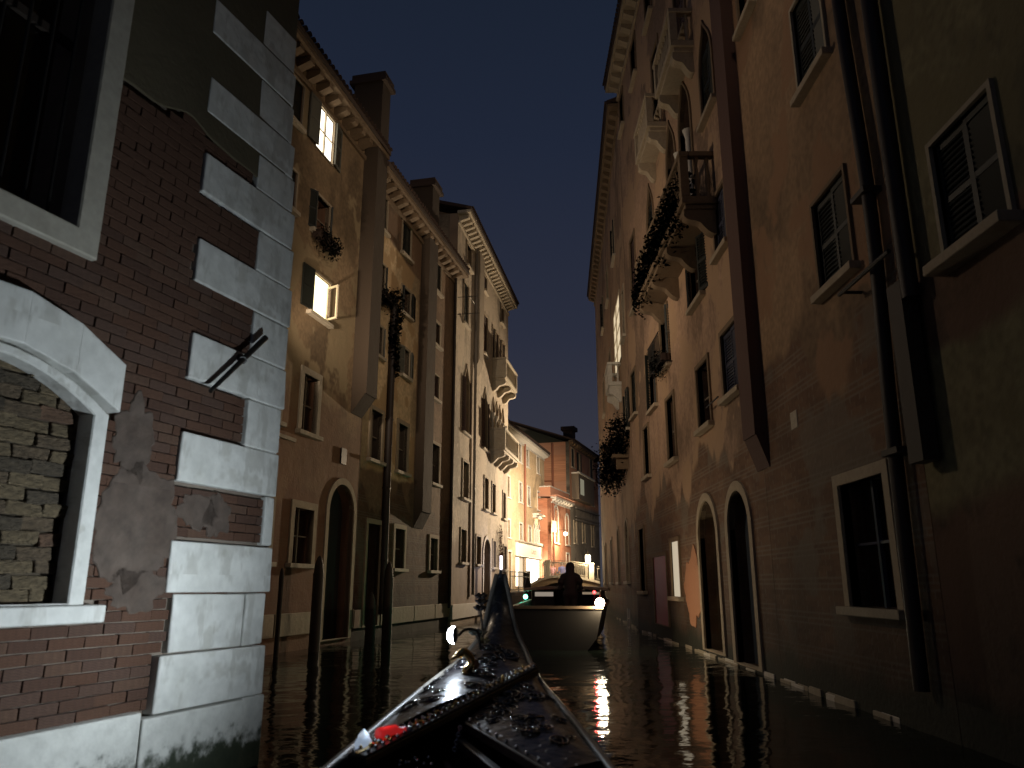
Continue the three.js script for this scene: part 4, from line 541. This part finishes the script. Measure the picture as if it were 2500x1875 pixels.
const standing = (o = {}) => { const a = o.arm ?? .25, L = o.step ?? .06; return [      // 1.72 m, facing -z
  [-.09, .92, 0, -.1, .5, -L, .095, .065], [-.1, .5, -L, -.1, .09, -L * .3, .06, .042], [.09, .92, 0, .1, .5, L * .5, .095, .065], [.1, .5, L * .5, .1, .09, L, .06, .042],
  [-.1, .05, -L * .3 + .03, -.11, .04, -L * .3 - .15, .045, .04], [.1, .05, L + .03, .11, .04, L - .15, .045, .04],
  [-.07, .95, 0, .07, .95, 0, .13, .13], [0, 1.0, 0, 0, 1.3, .01, .15, .17], [-.13, 1.38, .01, .13, 1.38, .01, .095, .095], [0, 1.42, 0, 0, 1.52, -.01, .06, .055],
  [-.2, 1.38, .01, -.27, 1.1, -a * .25, .065, .05], [-.27, 1.1, -a * .25, -.2, .98 + a * .25, -a - .1, .048, .036], [.2, 1.38, .01, .27, 1.1, -a * .25, .065, .05], [.27, 1.1, -a * .25, .2, .98 + a * .25, -a - .1, .048, .036],
  ...[-1, 1].flatMap((s) => [0, 1, 2, 3].map((f) => [s * (.19 + .018 * (f - 1.5)), .98 + a * .25, -a - .12, s * (.185 + .02 * (f - 1.5)), .95 + a * .25, -a - .2, .011, .009])), [-.17, .98 + a * .25, -a - .11, -.145, .98 + a * .25, -a - .16, .011, .009], [.17, .98 + a * .25, -a - .11, .145, .98 + a * .25, -a - .16, .011, .009],
  [0, 1.6, -.01, 0, 1.66, 0, .085, .088], [0, 1.555, -.045, 0, 1.57, -.05, .05, .05], [0, 1.6, -.095, 0, 1.585, -.11, .014, .016], [-.088, 1.6, 0, -.09, 1.62, 0, .015, .018], [.088, 1.6, 0, .09, 1.62, 0, .015, .018]]; };
function person(label, pos, turn, scale, top, legs, hair, o = {}) {
  const g = thing('person', label, 'person', pos, turn); const skin = [.36, .21, .14];
  mesh('body', figure([...standing(o), ...(o.extra ?? [])], .05, o.cell ?? .02, (x, y, z) => (y > 1.49 && (!o.extra || z < -.06)) || (z < -(o.arm ?? .25) - .1 && y > .8 && y < 1.3) ? skin : y > .93 ? top : legs), std({ color: 0xffffff, vertexColors: true, roughness: .85 }), g).scale.setScalar(scale);
  const h = new THREE.SphereGeometry(.103, 14, 10, 0, 6.2832, 0, 1.75); h.rotateX(.35); h.translate(0, 1.645, .012); mesh('hair', h, std({ color: lin(...hair), roughness: .8 }), g).scale.setScalar(scale); 
  return g;
}
person('person in dark hooded jacket standing at the stern of the motorboat, seen from behind', [1.47, .24, -20], -.14, .96, [.022, .02, .022], [.015, .015, .018], [.02, .015, .012], { arm: .3, extra: [[0, 1.46, .02, -.25, 1.27, 0, .075, .08], [0, 1.46, .02, .25, 1.27, 0, .075, .08], [0, 1.5, .04, 0, 1.42, .05, .1, .12], [0, 1.64, .02, 0, 1.56, .03, .105, .1]] });
person('pedestrian in a blue jacket behind the bridge railing', [3.45, 1.15, -54.6], .4, 1.0, [.12, .13, .3], [.05, .05, .09], [.05, .03, .02], { cell: .03, step: .15 });
person('pedestrian in a pink top behind the bridge railing', [2.85, 1.15, -55.3], -.5, .97, [.4, .2, .2], [.05, .05, .12], [.1, .06, .03], { cell: .03, step: .12 });
{ const st = mesh('bridge_steps', [box(1.7, 4.6, .95, 1.15, -57.2, -53.6), box(1.7, 4.6, 1.15, 1.5, -53.6, -53), box(1.7, 4.6, 1.15, 1.85, -52.998, -52.61)], M.dirtyStone, scene); st.userData.kind = 'structure'; }

// ------------------------------------------------------------------ motorboat ahead
{
  const g = thing('motorboat', 'dark motorboat with low cabin roof heading away up the canal', 'boat', [.97, 0, -17.5], -.14);
  const st = [[0, 1.0, .88, -.2], [-1.5, 1.04, .9, -.25], [-4, 1.05, .95, -.25], [-6, .9, 1.02, -.2], [-7.3, .5, 1.1, -.05], [-8.2, .03, 1.2, .5]], pos = [], ind = [];
  for (const [z, b, y, k] of st) { pos.push(-b, y, z, -b * .86, .25, z, -b * .5, k, z, b * .5, k, z, b * .86, .25, z, b, y, z); }
  for (let i = 0; i < st.length - 1; i++) for (let j = 0; j < 5; j++) { const a = i * 6 + j; ind.push(a, a + 1, a + 6, a + 1, a + 7, a + 6); } ind.push(0, 1, 5, 1, 4, 5, 1, 2, 4, 2, 3, 4);
  const hg = new THREE.BufferGeometry(); hg.setAttribute('position', new THREE.Float32BufferAttribute(pos, 3)); hg.setIndex(ind); const h2 = hg.toNonIndexed(); h2.computeVertexNormals(); h2.setAttribute('uv', new THREE.BufferAttribute(new Float32Array(h2.attributes.position.count * 2), 2));
  const wood = std({ color: lin(.014, .012, .010), roughness: .45, side: THREE.DoubleSide }), cap = std({ color: lin(.16, .11, .07), roughness: .45 });
  mesh('hull', h2, wood, g);
  for (const s of [-1, 1]) mesh('gunwale', tube(st.map(([z, b, y]) => V3(s * b, y + .01, z)), .035, 30, 6), cap, g);
  mesh('transom_cap', box(-1.02, 1.02, .86, .92, -.04, .04), cap, g); mesh('floor', box(-.85, .85, .2, .24, -7, -.05), wood, g); mesh('foredeck', (() => { const s = new THREE.Shape(); s.moveTo(-.9, 0); s.lineTo(.9, 0); s.lineTo(.5, 1.35); s.lineTo(0, 2.2); s.lineTo(-.5, 1.35); const e = new THREE.ExtrudeGeometry(s, { depth: .04, bevelEnabled: false }); e.rotateX(-Math.PI / 2); e.translate(0, 1.02, -5.98); return e; })(), wood, g);
  mesh('cabin', [box(-.92, -.86, .5, 1.23, -6, -3.3), box(.86, .92, .5, 1.23, -6, -3.3), box(-.858, -.34, .24, 1.02, -3.36, -3.3), box(.34, .858, .24, 1.02, -3.36, -3.3), box(-.858, .858, 1.19, 1.23, -3.36, -3.3), box(-.858, .858, .5, 1.23, -6, -5.94)], wood, g);
  mesh('cabin_window', box(-.84, -.36, 1.08, 1.19, -3.35, -3.32), glow(.8, .68, .55, .34), g); mesh('cabin_window', box(.4, .84, 1.13, 1.19, -3.35, -3.32), glow(.8, .6, .4, .3), g); mesh('panel', box(-.857, -.341, 1.022, 1.075, -3.36, -3.31), wood, g); mesh('panel', box(.341, .857, 1.022, 1.125, -3.36, -3.31), wood, g);
  const rs = new THREE.Shape(); rs.moveTo(-1.06, 1.4); rs.quadraticCurveTo(0, 1.5, 1.06, 1.4); rs.lineTo(1.06, 1.45); rs.quadraticCurveTo(0, 1.55, -1.06, 1.45); const re = new THREE.ExtrudeGeometry(rs, { depth: 3.4, bevelEnabled: true, bevelSize: .015, bevelThickness: .02, bevelSegments: 2 }); re.translate(0, -.17, -6.2); mesh('cabin_roof', re, std({ color: lin(.26, .2, .15), roughness: .5 }), g);
  for (const s of [-1, 1]) mesh('seat', rbox(Math.min(s * .45, s * .85), Math.max(s * .45, s * .85), .24, .62, -2.9, -.3, .05), std({ color: lin(.12, .1, .09), roughness: .8 }), g);
  mesh('grab_rail', tube([V3(.9, .92, -2.6), V3(.92, 1.16, -2.5), V3(.92, 1.17, -1.5), V3(.9, .92, -1.4)], .015, 20, 6), std({ color: lin(.6, .5, .35), roughness: .25, metalness: 1 }), g);
  const lampHousing = (x, y, z, r) => new THREE.SphereGeometry(r * 1.15, 12, 8, 0, Math.PI).rotateY(Math.PI).translate(x, y, z - .005);
  const sl = mesh('stern_lamp', sphere(.95, .99, .06, .1, 16, 12), glow(1, .84, .6, 75), g); mesh('lamp_bracket', merge([rod(V3(.95, .86, .0), V3(.95, .92, .05), .02), lampHousing(.95, .99, .03, .09)]), M.iron, g);
  const p = new THREE.PointLight(lin(1, .8, .52), 4.5); p.position.set(.95, .99, .17); p.castShadow = true; g.add(p);
  mesh('port_lamp', sphere(.78, 1.2, -1.45, .04), glow(1, .05, .05, 5), g); const p2 = new THREE.PointLight(lin(1, .06, .06), .35); p2.position.set(.78, 1.2, -1.38); g.add(p2); mesh('lamp_stalk', rod(V3(.78, .3, -1.47), V3(.78, 1.17, -1.47), .015), M.iron, g);
  mesh('starboard_lamp', sphere(-1.16, 1.06, -3.9, .06), glow(.12, 1, .6, 14), g); const p3 = new THREE.PointLight(lin(.12, 1, .6), 1.6); p3.position.set(-1.2, 1.06, -3.8); g.add(p3); mesh('lamp_stalk', merge([rod(V3(-1.02, .95, -3.92), V3(-1.16, 1.02, -3.92), .015)]), M.iron, g);
}

// ------------------------------------------------------------------ the gondola's bow
{
  const O = V3(-.16, 0, -3.3), g = thing('gondola', 'black gondola bow with glossy carved foredeck and steel prow, pointing up the canal', 'gondola', [O.x, 0, O.z]);
  const Lp = [[-.80, .64, .6], [-.79, .64, 2], [-.723, .659, 3.3], [-.64, .702, 4.05], [-.473, .80, 4.9], [-.32, .90, 5.3], [-.213, 1.034, 5.6], [-.165, 1.234, 5.85], [-.117, 1.43, 5.95]], Rp = [[.47, .64, .6], [.46, .64, 2], [.386, .659, 3.3], [.3, .714, 4.05], [.147, .83, 4.9], [.094, .926, 5.3], [.028, 1.065, 5.6], [-.015, 1.253, 5.85], [-.055, 1.43, 5.95]];
  const toV = (p) => V3(p[0] - O.x, p[1], -p[2] - O.z), LC = new THREE.CatmullRomCurve3(Lp.map(toV)), RC2 = new THREE.CatmullRomCurve3(Rp.map(toV));
  const atD = (c, d) => { let a = 0, b = 1; for (let i = 0; i < 40; i++) { const m = (a + b) / 2; -(c.getPoint(m).z + O.z) < d ? a = m : b = m; } return c.getPoint((a + b) / 2); };
  const grid = (rows) => { const n = rows.length, m = rows[0].length, P = [], U = [], I = []; rows.forEach((r, i) => r.forEach((q, j) => { P.push(q.x, q.y, q.z); U.push(q.x, q.z); if (i < n - 1 && j < m - 1) { const a = i * m + j; I.push(a, a + 1, a + m, a + 1, a + m + 1, a + m); } })); const q = new THREE.BufferGeometry(); q.setAttribute('position', new THREE.Float32BufferAttribute(P, 3)); q.setAttribute('uv', new THREE.Float32BufferAttribute(U, 2)); q.setIndex(I); q.computeVertexNormals(); return q; };
  const carve = grayTex(512, 512, (x, y) => { const u = x * 6, v = y * 6; let s = .5 + .5 * Math.sin(u * 6.28 + 2.2 * Math.sin(v * 6.28) + 4 * fbm(u, v, 2)); s = ss(.35, .65, s) * .7 + .3 * wrapN(x, y, 20, 3); return s; }); carve.repeat.set(1.3, 1.3);
  const black = phy({ color: lin(.006, .006, .008), roughness: .55, clearcoat: .25, clearcoatRoughness: .3, side: THREE.DoubleSide }), carved = phy({ color: lin(.01, .01, .014), roughness: .4, clearcoat: .6, clearcoatRoughness: .2, bumpMap: carve, bumpScale: .018, side: THREE.DoubleSide });
  const brass = std({ color: lin(.75, .52, .2), roughness: .22, metalness: 1 }), steel = std({ color: lin(.5, .52, .55), roughness: .25, metalness: 1 });
  // hull sides
  const ds = [.6, 1.5, 2.5, 3.3, 4.05, 4.5, 4.9, 5.15, 5.3, 5.45, 5.6, 5.72, 5.85, 5.95];
  for (const [c, s] of [[LC, -1], [RC2, 1]]) mesh('hull_side', grid(ds.map((d) => { const t = atD(c, Math.min(d, 5.949)), k = ss(4.4, 6.1, d), cx = d < 5 ? .0 : .05; const r = []; for (let i = 0; i <= 6; i++) { const f = i / 6, yb = -.15 + 1.15 * k * k, y = t.y + (yb - t.y) * f; r.push(V3(cx + (t.x - cx) * (1 - .75 * f * f), y, t.z + k * .1 * f)); } return r; })), black, g);
  for (const c of [LC, RC2]) mesh('gunwale', new THREE.TubeGeometry(c, 70, .016, 7), std({ color: lin(.22, .2, .17), roughness: .45 }), g);
  mesh('cockpit_lining', grid([.6, 1.5, 2.5, 3.3, 4.05, 4.6, 4.9].map((d) => { const a = atD(LC, d), b = atD(RC2, d), r = []; for (let j = 0; j <= 8; j++) { const q = a.clone().lerp(b, j / 8); q.y -= .09 + .12 * Math.sin(Math.PI * j / 8) * ss(4.9, 3.6, d); r.push(q); } return r; })), std({ color: lin(.006, .005, .005), roughness: .6, side: THREE.DoubleSide }), g);
  mesh('cockpit_floor', box(-.5, .5, .12, .16, -1.2, 2.7), black, g);
  // carved foredeck in front of the diagonal board
  const rows = []; for (let i = 0; i <= 26; i++) { const t = i / 26, a = atD(LC, 3.42 + (5.949 - 3.42) * Math.pow(t, .8)), b = atD(RC2, 4.85 + (5.949 - 4.85) * Math.pow(t, .8)), r = []; for (let j = 0; j <= 12; j++) { const s = j / 12, q = a.clone().lerp(b, s); q.y += .05 * Math.sin(Math.PI * s) * (1 - t) + .03 * Math.sin(Math.PI * s) - .012; r.push(q); } rows.push(r); }
  mesh('foredeck', grid(rows), carved, g);
  const gloss = phy({ color: lin(.012, .012, .015), roughness: .16, clearcoat: 1, clearcoatRoughness: .05 });
  const scrollGeos = [0, 1, 2].map((k) => { const p = []; for (let i = 0; i <= 26; i++) { const a = i / 26 * (4.2 + k) * 1.9, r = .008 + .0017 * i * (1 + .15 * k); p.push(V3(r * Math.cos(a), .006 * Math.sin(i * .4), r * Math.sin(a) * (1.3 - .2 * k))); } return new THREE.TubeGeometry(new THREE.CatmullRomCurve3(p), 60, .0055, 6); });
  const relief = (R, n) => { for (let k = 0; k < n; k++) { const i = Math.floor(rnd(1, R.length - 3)), j = Math.floor(rnd(1, R[0].length - 2)), q = R[i][j], ax = R[i + 1][j].clone().sub(q), bx = R[i][j + 1].clone().sub(q), N = bx.cross(ax).normalize(); if (N.y < 0) N.negate(); const m = mesh('carved_scroll', scrollGeos[k % 3], gloss, g); m.position.copy(q).addScaledVector(N, .004); m.quaternion.setFromUnitVectors(V3(0, 1, 0), N); m.rotateY(rnd(0, 6.3)); m.scale.setScalar(rnd(.6, 1.25)); } };
  relief(rows.slice(0, 17), 34);
  const bl = toV([-.634, .66, 3.42]), br = toV([.109, .862, 4.85]), bm = toV([-.235, .725, 4.0]);
  const rows2 = []; for (let i = 0; i <= 10; i++) { const t = i / 10, a = bm.clone().lerp(br, t), b0 = toV([.12, .648, 3.3]), b1 = atD(RC2, 3.3 + 1.55 * t), b = b1, r = []; for (let j = 0; j <= 10; j++) { const s = j / 10, q = b0.clone().lerp(b, 1).lerp(a, s); q.copy(a).lerp(b, s); if (t < .001) q.copy(bm.clone().lerp(b0, s)); q.y += .02 * Math.sin(Math.PI * s) - .01; r.push(q); } rows2.push(r); }
  mesh('carved_panel', grid(rows2), carved, g); relief(rows2, 30);
  const d = br.clone().sub(bl), len = d.length(), tn = d.clone().normalize();
  const board = (a, b, w, h, up = 0) => { const L = a.distanceTo(b), q = new RoundedBoxGeometry(L, h, w, 1, Math.min(w, h) * .2), m = new THREE.Matrix4(), x = b.clone().sub(a).normalize(), z = x.clone().cross(V3(0, 1, 0)).normalize(), y = z.clone().cross(x); m.makeBasis(x, y, z); q.applyMatrix4(m); q.translate((a.x + b.x) / 2, (a.y + b.y) / 2 + up, (a.z + b.z) / 2); return q; };
  const cb = mesh('cross_board', board(bl, br, .1, .05, .0), black, g);
  const side = tn.clone().cross(V3(0, 1, 0)).normalize();
  const strip = (o, w, h, up) => board(bl.clone().addScaledVector(side, o), br.clone().addScaledVector(side, o), w, h, up);
  mesh('brass_strip', strip(.052, .006, .026, .0), std({ color: lin(.5, .4, .2), roughness: .35, metalness: .9 }), cb); mesh('brass_strip', strip(0, .02, .008, .027), brass, cb);
  const sg = new THREE.SphereGeometry(.0085, 8, 6); for (let i = 0; i < 64; i++) { const q = bl.clone().lerp(br, (i + .5) / 64); const m = mesh('stud', sg, i % 5 === 2 ? brass : steel, cb); m.position.copy(q).addScaledVector(side, (i % 2 ? .03 : -.03)); m.position.y += .03; }
  const scr = lathe([[.001, 0], [.016, .004], [.01, .012], [.001, .016]], 8); for (let i = 0; i < 26; i++) { const m = mesh('rosette', scr, i % 3 ? steel : brass, cb); m.position.copy(bl.clone().lerp(br, .06 + .9 * i / 26)); m.position.y += .026; }
  mesh('inner_board', board(toV([-.21, .70, 3.98]), toV([.16, .64, 3.25]), .05, .045), black, g); mesh('inner_board', board(toV([-.24, .64, 3.9]), toV([.05, .58, 3.2]), .04, .04), black, g); mesh('inner_board', board(toV([-.3, .58, 3.75]), toV([-.1, .5, 3.1]), .03, .03), std({ color: lin(.03, .008, .006), roughness: .4 }), g);
  for (let i = 0; i < 8; i++) mesh('stud', sg, steel, g).position.copy(toV([-.2, .73, 3.96]).lerp(toV([.15, .668, 3.27]), i / 8));
  const lk = new THREE.TorusGeometry(.009, .0035, 6, 10); for (let i = 0; i < 7; i++) { const m = mesh('chain_link', lk, steel, g); m.position.copy(toV([-.245, .70, 3.93]).lerp(toV([-.265, .62, 3.86]), i / 6)); m.rotation.set(0, i % 2 ? 1.57 : 0, .2); }
  for (let i = 0; i < 12; i++) mesh('stud', sg, steel, g).position.set(toV([-.42, .61, 3.5]).x + rnd(-.08, .08), .62 + rnd(-.03, .02), toV([0, 0, 3.62]).z + rnd(-.08, .08));
  // steel prow comb
  { const s = new THREE.Shape(); s.moveTo(0, .3); s.lineTo(.05, .3); s.bezierCurveTo(.1, .6, .1, .8, .12, 1.0); for (let i = 0; i < 6; i++) { const y = 1.0 + i * .035; s.lineTo(.22, y); s.lineTo(.22, y + .022); s.lineTo(.12, y + .022); s.lineTo(.12, y + .035); } s.bezierCurveTo(.24, 1.26, .26, 1.4, .16, 1.45); s.bezierCurveTo(.08, 1.5, -.02, 1.47, -.06, 1.42); s.bezierCurveTo(.02, 1.42, .06, 1.38, .04, 1.28); s.bezierCurveTo(.0, .9, 0, .6, 0, .3); const e = new THREE.ExtrudeGeometry(s, { depth: .018, bevelEnabled: true, bevelSize: .004, bevelThickness: .004, bevelSegments: 1 }); e.rotateY(Math.PI / 2); e.translate(.067, -.01, toV([0, 0, 5.93]).z); mesh('prow_comb', e, std({ color: lin(.2, .24, .27), roughness: .35, metalness: .9 }), g); }
  mesh('knob', sphere(0, 0, 0, .028), std({ color: lin(.4, .24, .17), roughness: .5 }), g).position.copy(toV([.125, .872, 4.93])); mesh('knob_stem', rod(toV([.08, .85, 4.85]), toV([.12, .868, 4.92]), .014), std({ color: lin(.3, .17, .13), roughness: .6 }), g);
  // brass seahorse on its stand
  const orn = mesh('brass_ornament', lathe([[.045, 0], [.05, .008], [.02, .018], [.015, .04], [.022, .05]], 14), brass, g); orn.position.copy(toV([-.245, .80, 4.7]));
  mesh('body', new THREE.TubeGeometry(new THREE.CatmullRomCurve3([V3(0, .04, 0), V3(-.02, .075, .01), V3(.012, .11, .0), V3(.0, .15, 0), V3(-.035, .18, .01), V3(-.06, .165, .02)]), 30, .024, 8), brass, orn); mesh('head', merge([sphere(-.065, .163, .02, .02), rod(V3(-.07, .16, .02), V3(-.105, .14, .03), .012, 8, .008)]), brass, orn); mesh('mane', merge([0, 1, 2, 3].map((i) => rod(V3(.0 - i * .014, .15 + i * .008, 0), V3(.03 - i * .014, .165 + i * .012, -.005), .006, 5, .002))), brass, orn);
  for (const s of [-1, 1]) mesh('leg', rod(V3(s * .008, .045, 0), V3(s * .045, .0, .015), .008, 6, .005), brass, orn); mesh('wing', new THREE.SphereGeometry(.03, 10, 6).scale(.9, 1, .35).translate(.03, .11, .0), std({ color: lin(.35, .16, .09), roughness: .3, metalness: .8 }), orn);
  // lamp on its arm
  const lp = toV([-.352, 1.06, 4.9]); const arm = mesh('lamp_arm', tube([toV([-.2, .96, 5.15]), toV([-.22, 1.07, 5.1]), toV([-.29, 1.085, 5.0]), lp.clone().add(V3(.03, 0, 0))], .009, 20, 6), M.iron, g);
  const lens = new THREE.SphereGeometry(.052, 20, 14, 0, 6.2832, 0, Math.PI / 2); lens.scale(1, .8, 1); lens.rotateZ(Math.PI / 2); lens.rotateY(-.22); const ln = mesh('lamp_lens', lens, glow(.86, .93, 1, 26), g); ln.position.copy(lp);
  const hs = new THREE.SphereGeometry(.0535, 20, 12, 0, 6.2832, 0, Math.PI / 2); hs.scale(.9, .3, .9); hs.rotateZ(-Math.PI / 2); hs.rotateY(-.22); mesh('lamp_housing', hs, std({ color: lin(.03, .03, .03), roughness: .3, metalness: .6, side: THREE.DoubleSide }), g).position.copy(lp).add(V3(.004, 0, 0));
  const sp = new THREE.SpotLight(lin(.82, .93, 1), 19, 0, 1.4, 1, 2); sp.position.copy(lp).add(V3(-.045, 0, .02)); sp.target.position.copy(lp).add(V3(-1.9, .85, .5)); sp.castShadow = true; g.add(sp, sp.target); const spill = new THREE.PointLight(lin(.74, .86, 1), .7); spill.position.copy(lp).add(V3(-.05, -.01, .03)); spill.castShadow = true; g.add(spill);
}
{ const f = thing('flower_posy', 'dark posy of flowers tied to the prow of the gondola beside the lamp', 'flowers', [-.2, .93, -5.22]); mesh('stem', merge([tube([V3(0, 0, 0), V3(.01, .12, 0), V3(-.005, .26, -.05), V3(0, .32, -.08)], .008, 16, 5), tube([V3(0, .05, 0), V3(-.03, .11, .02), V3(-.035, .13, .02)], .006, 8, 5)]), M.darkWood, f);
  const petal = new THREE.SphereGeometry(.026, 8, 6).scale(1, .35, .6).translate(.022, 0, 0); for (const [x, y, z, c] of [[.0, .12, .02, [.1, .08, .05]], [-.035, .12, .04, [.05, .06, .05]], [0, .31, -.08, [.02, .02, .025]], [-.005, .345, -.08, [.015, .015, .02]], [.02, .07, .03, [.12, .1, .05]], [-.012, .27, -.05, [.02, .02, .03]]]) { const m = std({ color: lin(...c), roughness: .5 }); const h = mesh('blossom', sphere(0, 0, 0, .012, 8, 6), m, f); h.position.set(x, y, z); for (let i = 0; i < 6; i++) { const p = mesh('petal', petal, m, h); p.rotation.set(.4, i * 1.047, .35); } } }
{ const t = thing('red_flashlight', 'small red flashlight with added glow lying on the left edge of the gondola foredeck', 'lamp', [-.585, .722, -3.62], .62); t.rotation.z = .06; const c = std({ color: lin(.5, .02, .02), roughness: .35, emissive: lin(.8, .03, .03), emissiveIntensity: .3 }); mesh('flashlight_body', lathe([[.001, 0], [.026, .0], [.029, .006], [.029, .09], [.022, .1], [.013, .112], [.013, .135], [.001, .137]], 16).rotateZ(-Math.PI / 2), c, t); mesh('tip', lathe([[.012, 0], [.014, .004], [.013, .02], [.001, .024]], 12).rotateZ(-Math.PI / 2).translate(.138, 0, 0), std({ color: lin(.6, .66, .75), roughness: .3 }), t); const l = new THREE.PointLight(lin(1, .05, .05), .006); l.position.set(.05, .06, 0); t.add(l); }  // red body brightened by an added glow and point light
{ const t = thing('white_ball', 'pale ball at the left edge of the gondola, the prow lamp light on it added as glow', 'lamp', [-.628, .70, -3.53]); mesh('glowing_globe', new THREE.SphereGeometry(.037, 20, 14), std({ color: lin(.6, .68, .78), roughness: .45, emissive: lin(.5, .62, .8), emissiveIntensity: .42 }), t); mesh('cap', lathe([[.026, 0], [.022, .012], [.001, .034]], 4).translate(0, .028, 0), std({ color: lin(.7, .78, .86), roughness: .4, emissive: lin(.7, .8, .95), emissiveIntensity: .5 }), t); const l = new THREE.PointLight(lin(.7, .85, 1), .006); l.position.set(.02, .07, 0); t.add(l); }  // glow and point light stand in for light falling on the ball

// ------------------------------------------------------------------ street lamps, and unseen lanterns added to warm the walls
function lantern(name, label, pos, turn, arm, o) {       // wall lantern on a scrolled bracket; local +z points away from the wall
  const g = thing(name, label, 'lamp', pos, turn);
  mesh('bracket', merge([rod(V3(0, .35, -.02), V3(0, .35, arm), .022), tube([V3(0, -.1, 0), V3(0, .05, arm * .35), V3(0, .3, arm * .6)], .016, 14, 6), new THREE.TorusGeometry(.1, .012, 6, 14).rotateY(Math.PI / 2).translate(0, .2, arm * .22), rod(V3(0, .35, arm), V3(0, .24, arm), .012)]), M.iron, g);
  mesh('lamp_cap', lathe([[.001, .26], [.04, .24], [.17, .16], [.175, .14], [.001, .15]], 12).translate(0, 0, arm), M.iron, g);
  mesh('glowing_globe', new THREE.SphereGeometry(.15, 18, 12).translate(0, 0, arm), glow(...o.color, o.glow ?? 12), g);
  let l; if (o.spot) { l = new THREE.SpotLight(lin(...o.color), o.I, 0, o.spot, 1, 2); l.target.position.copy(g.worldToLocal(V3(...o.aim))); g.updateMatrixWorld(true); l.target.position.copy(g.worldToLocal(V3(...o.aim))); g.add(l.target); } else l = new THREE.PointLight(lin(...o.color), o.I);
  l.position.set(0, 0, arm); l.castShadow = true; l.shadow.radius = 6; g.add(l); return g;
}
const warm = [1, .79, .58];
lantern('street_lamp', 'round glowing wall lamp on an iron bracket between the yellow and red houses', [3.0, 5.6, -67.55], .95, 1.9, { color: [1, .78, .5], I: 110, glow: 30 });
{ const g = thing('street_lamp', 'bright lantern on a thin post at the right end of the bridge', 'lamp', [4.75, 1.85, -49.3]); mesh('post', rod(V3(0, -.1, 0), V3(0, .85, 0), .035, 8), M.iron, g); mesh('lamp_glass', lathe([[.09, .88], [.15, .92], [.16, 1.3], [.14, 1.34]], 8), glow(1, .82, .55, 16), g); mesh('lamp_cap', lathe([[.18, 1.341], [.12, 1.42], [.03, 1.5], [.02, 1.62], [.001, 1.64]], 8), M.creamWood, g); const l = new THREE.PointLight(lin(1, .76, .44), 34); l.position.set(0, 1.12, 0); l.castShadow = true; g.add(l); }
{ const g = thing('dock_lamp', 'white glowing tube lamp on a pole in front of the pale palazzo', 'lamp', [-.47, 0, -34]); mesh('pole', rod(V3(0, -1, 0), V3(0, 1.85, 0), .06, 8), M.creamWood, g); mesh('lamp_tube', rod(V3(0, 1.85, 0), V3(0, 2.6, 0), .055, 10), glow(.95, .88, 1, 3), g); const l = new THREE.PointLight(lin(.95, .88, 1), 5); l.position.set(.15, 2.2, .1); g.add(l); }
lantern('street_lamp', 'unseen wall lantern added at the side canal corner of the brown house', [-5.0, 6.3, -14.4], 1.2, .5, { color: warm, I: 165, spot: .85, aim: [3.9, 12, -26] });  // out of view, added to light the far part of the orange palazzo
lantern('street_lamp', 'second unseen wall lantern added over the side canal, facing the orange palazzo', [-5.0, 7.4, -13.9], 1.57, .4, { color: warm, I: 37, spot: 1.45, aim: [3.9, 9, -13] });  // hidden wide spot added as weak fill for the near right walls
lantern('street_lamp', 'unseen high wall lantern added on the dark orange house', [3.9, 11.2, -9], -1.57, .6, { color: warm, I: 128, spot: .5, aim: [-3.6, 10.6, -22.5] });  // above the view, added to light the left bank houses
lantern('street_lamp', 'unseen lantern added on the end wall of the far right house for lighting the pale palazzo', [5.5, 6, -45.4], 3.14, .9, { color: [1, .76, .5], I: 1500, spot: .7, aim: [-1.2, 8, -33.5] });  // added behind the corner, no lamp visible there
lantern('street_lamp', 'unseen upper lantern added on the end wall of the far right house for lighting the yellow house', [6.6, 7.5, -45.4], 3.14, .9, { color: [1, .81, .6], I: 2500, spot: .55, aim: [0.95, 6, -60.8] });  // hidden spot added to brighten the yellow front

scene.traverse((o) => { if (o.isLight && o.castShadow && o.shadow?.mapSize) o.shadow.mapSize.set(1024, 1024); });
renderer.render(scene, camera);
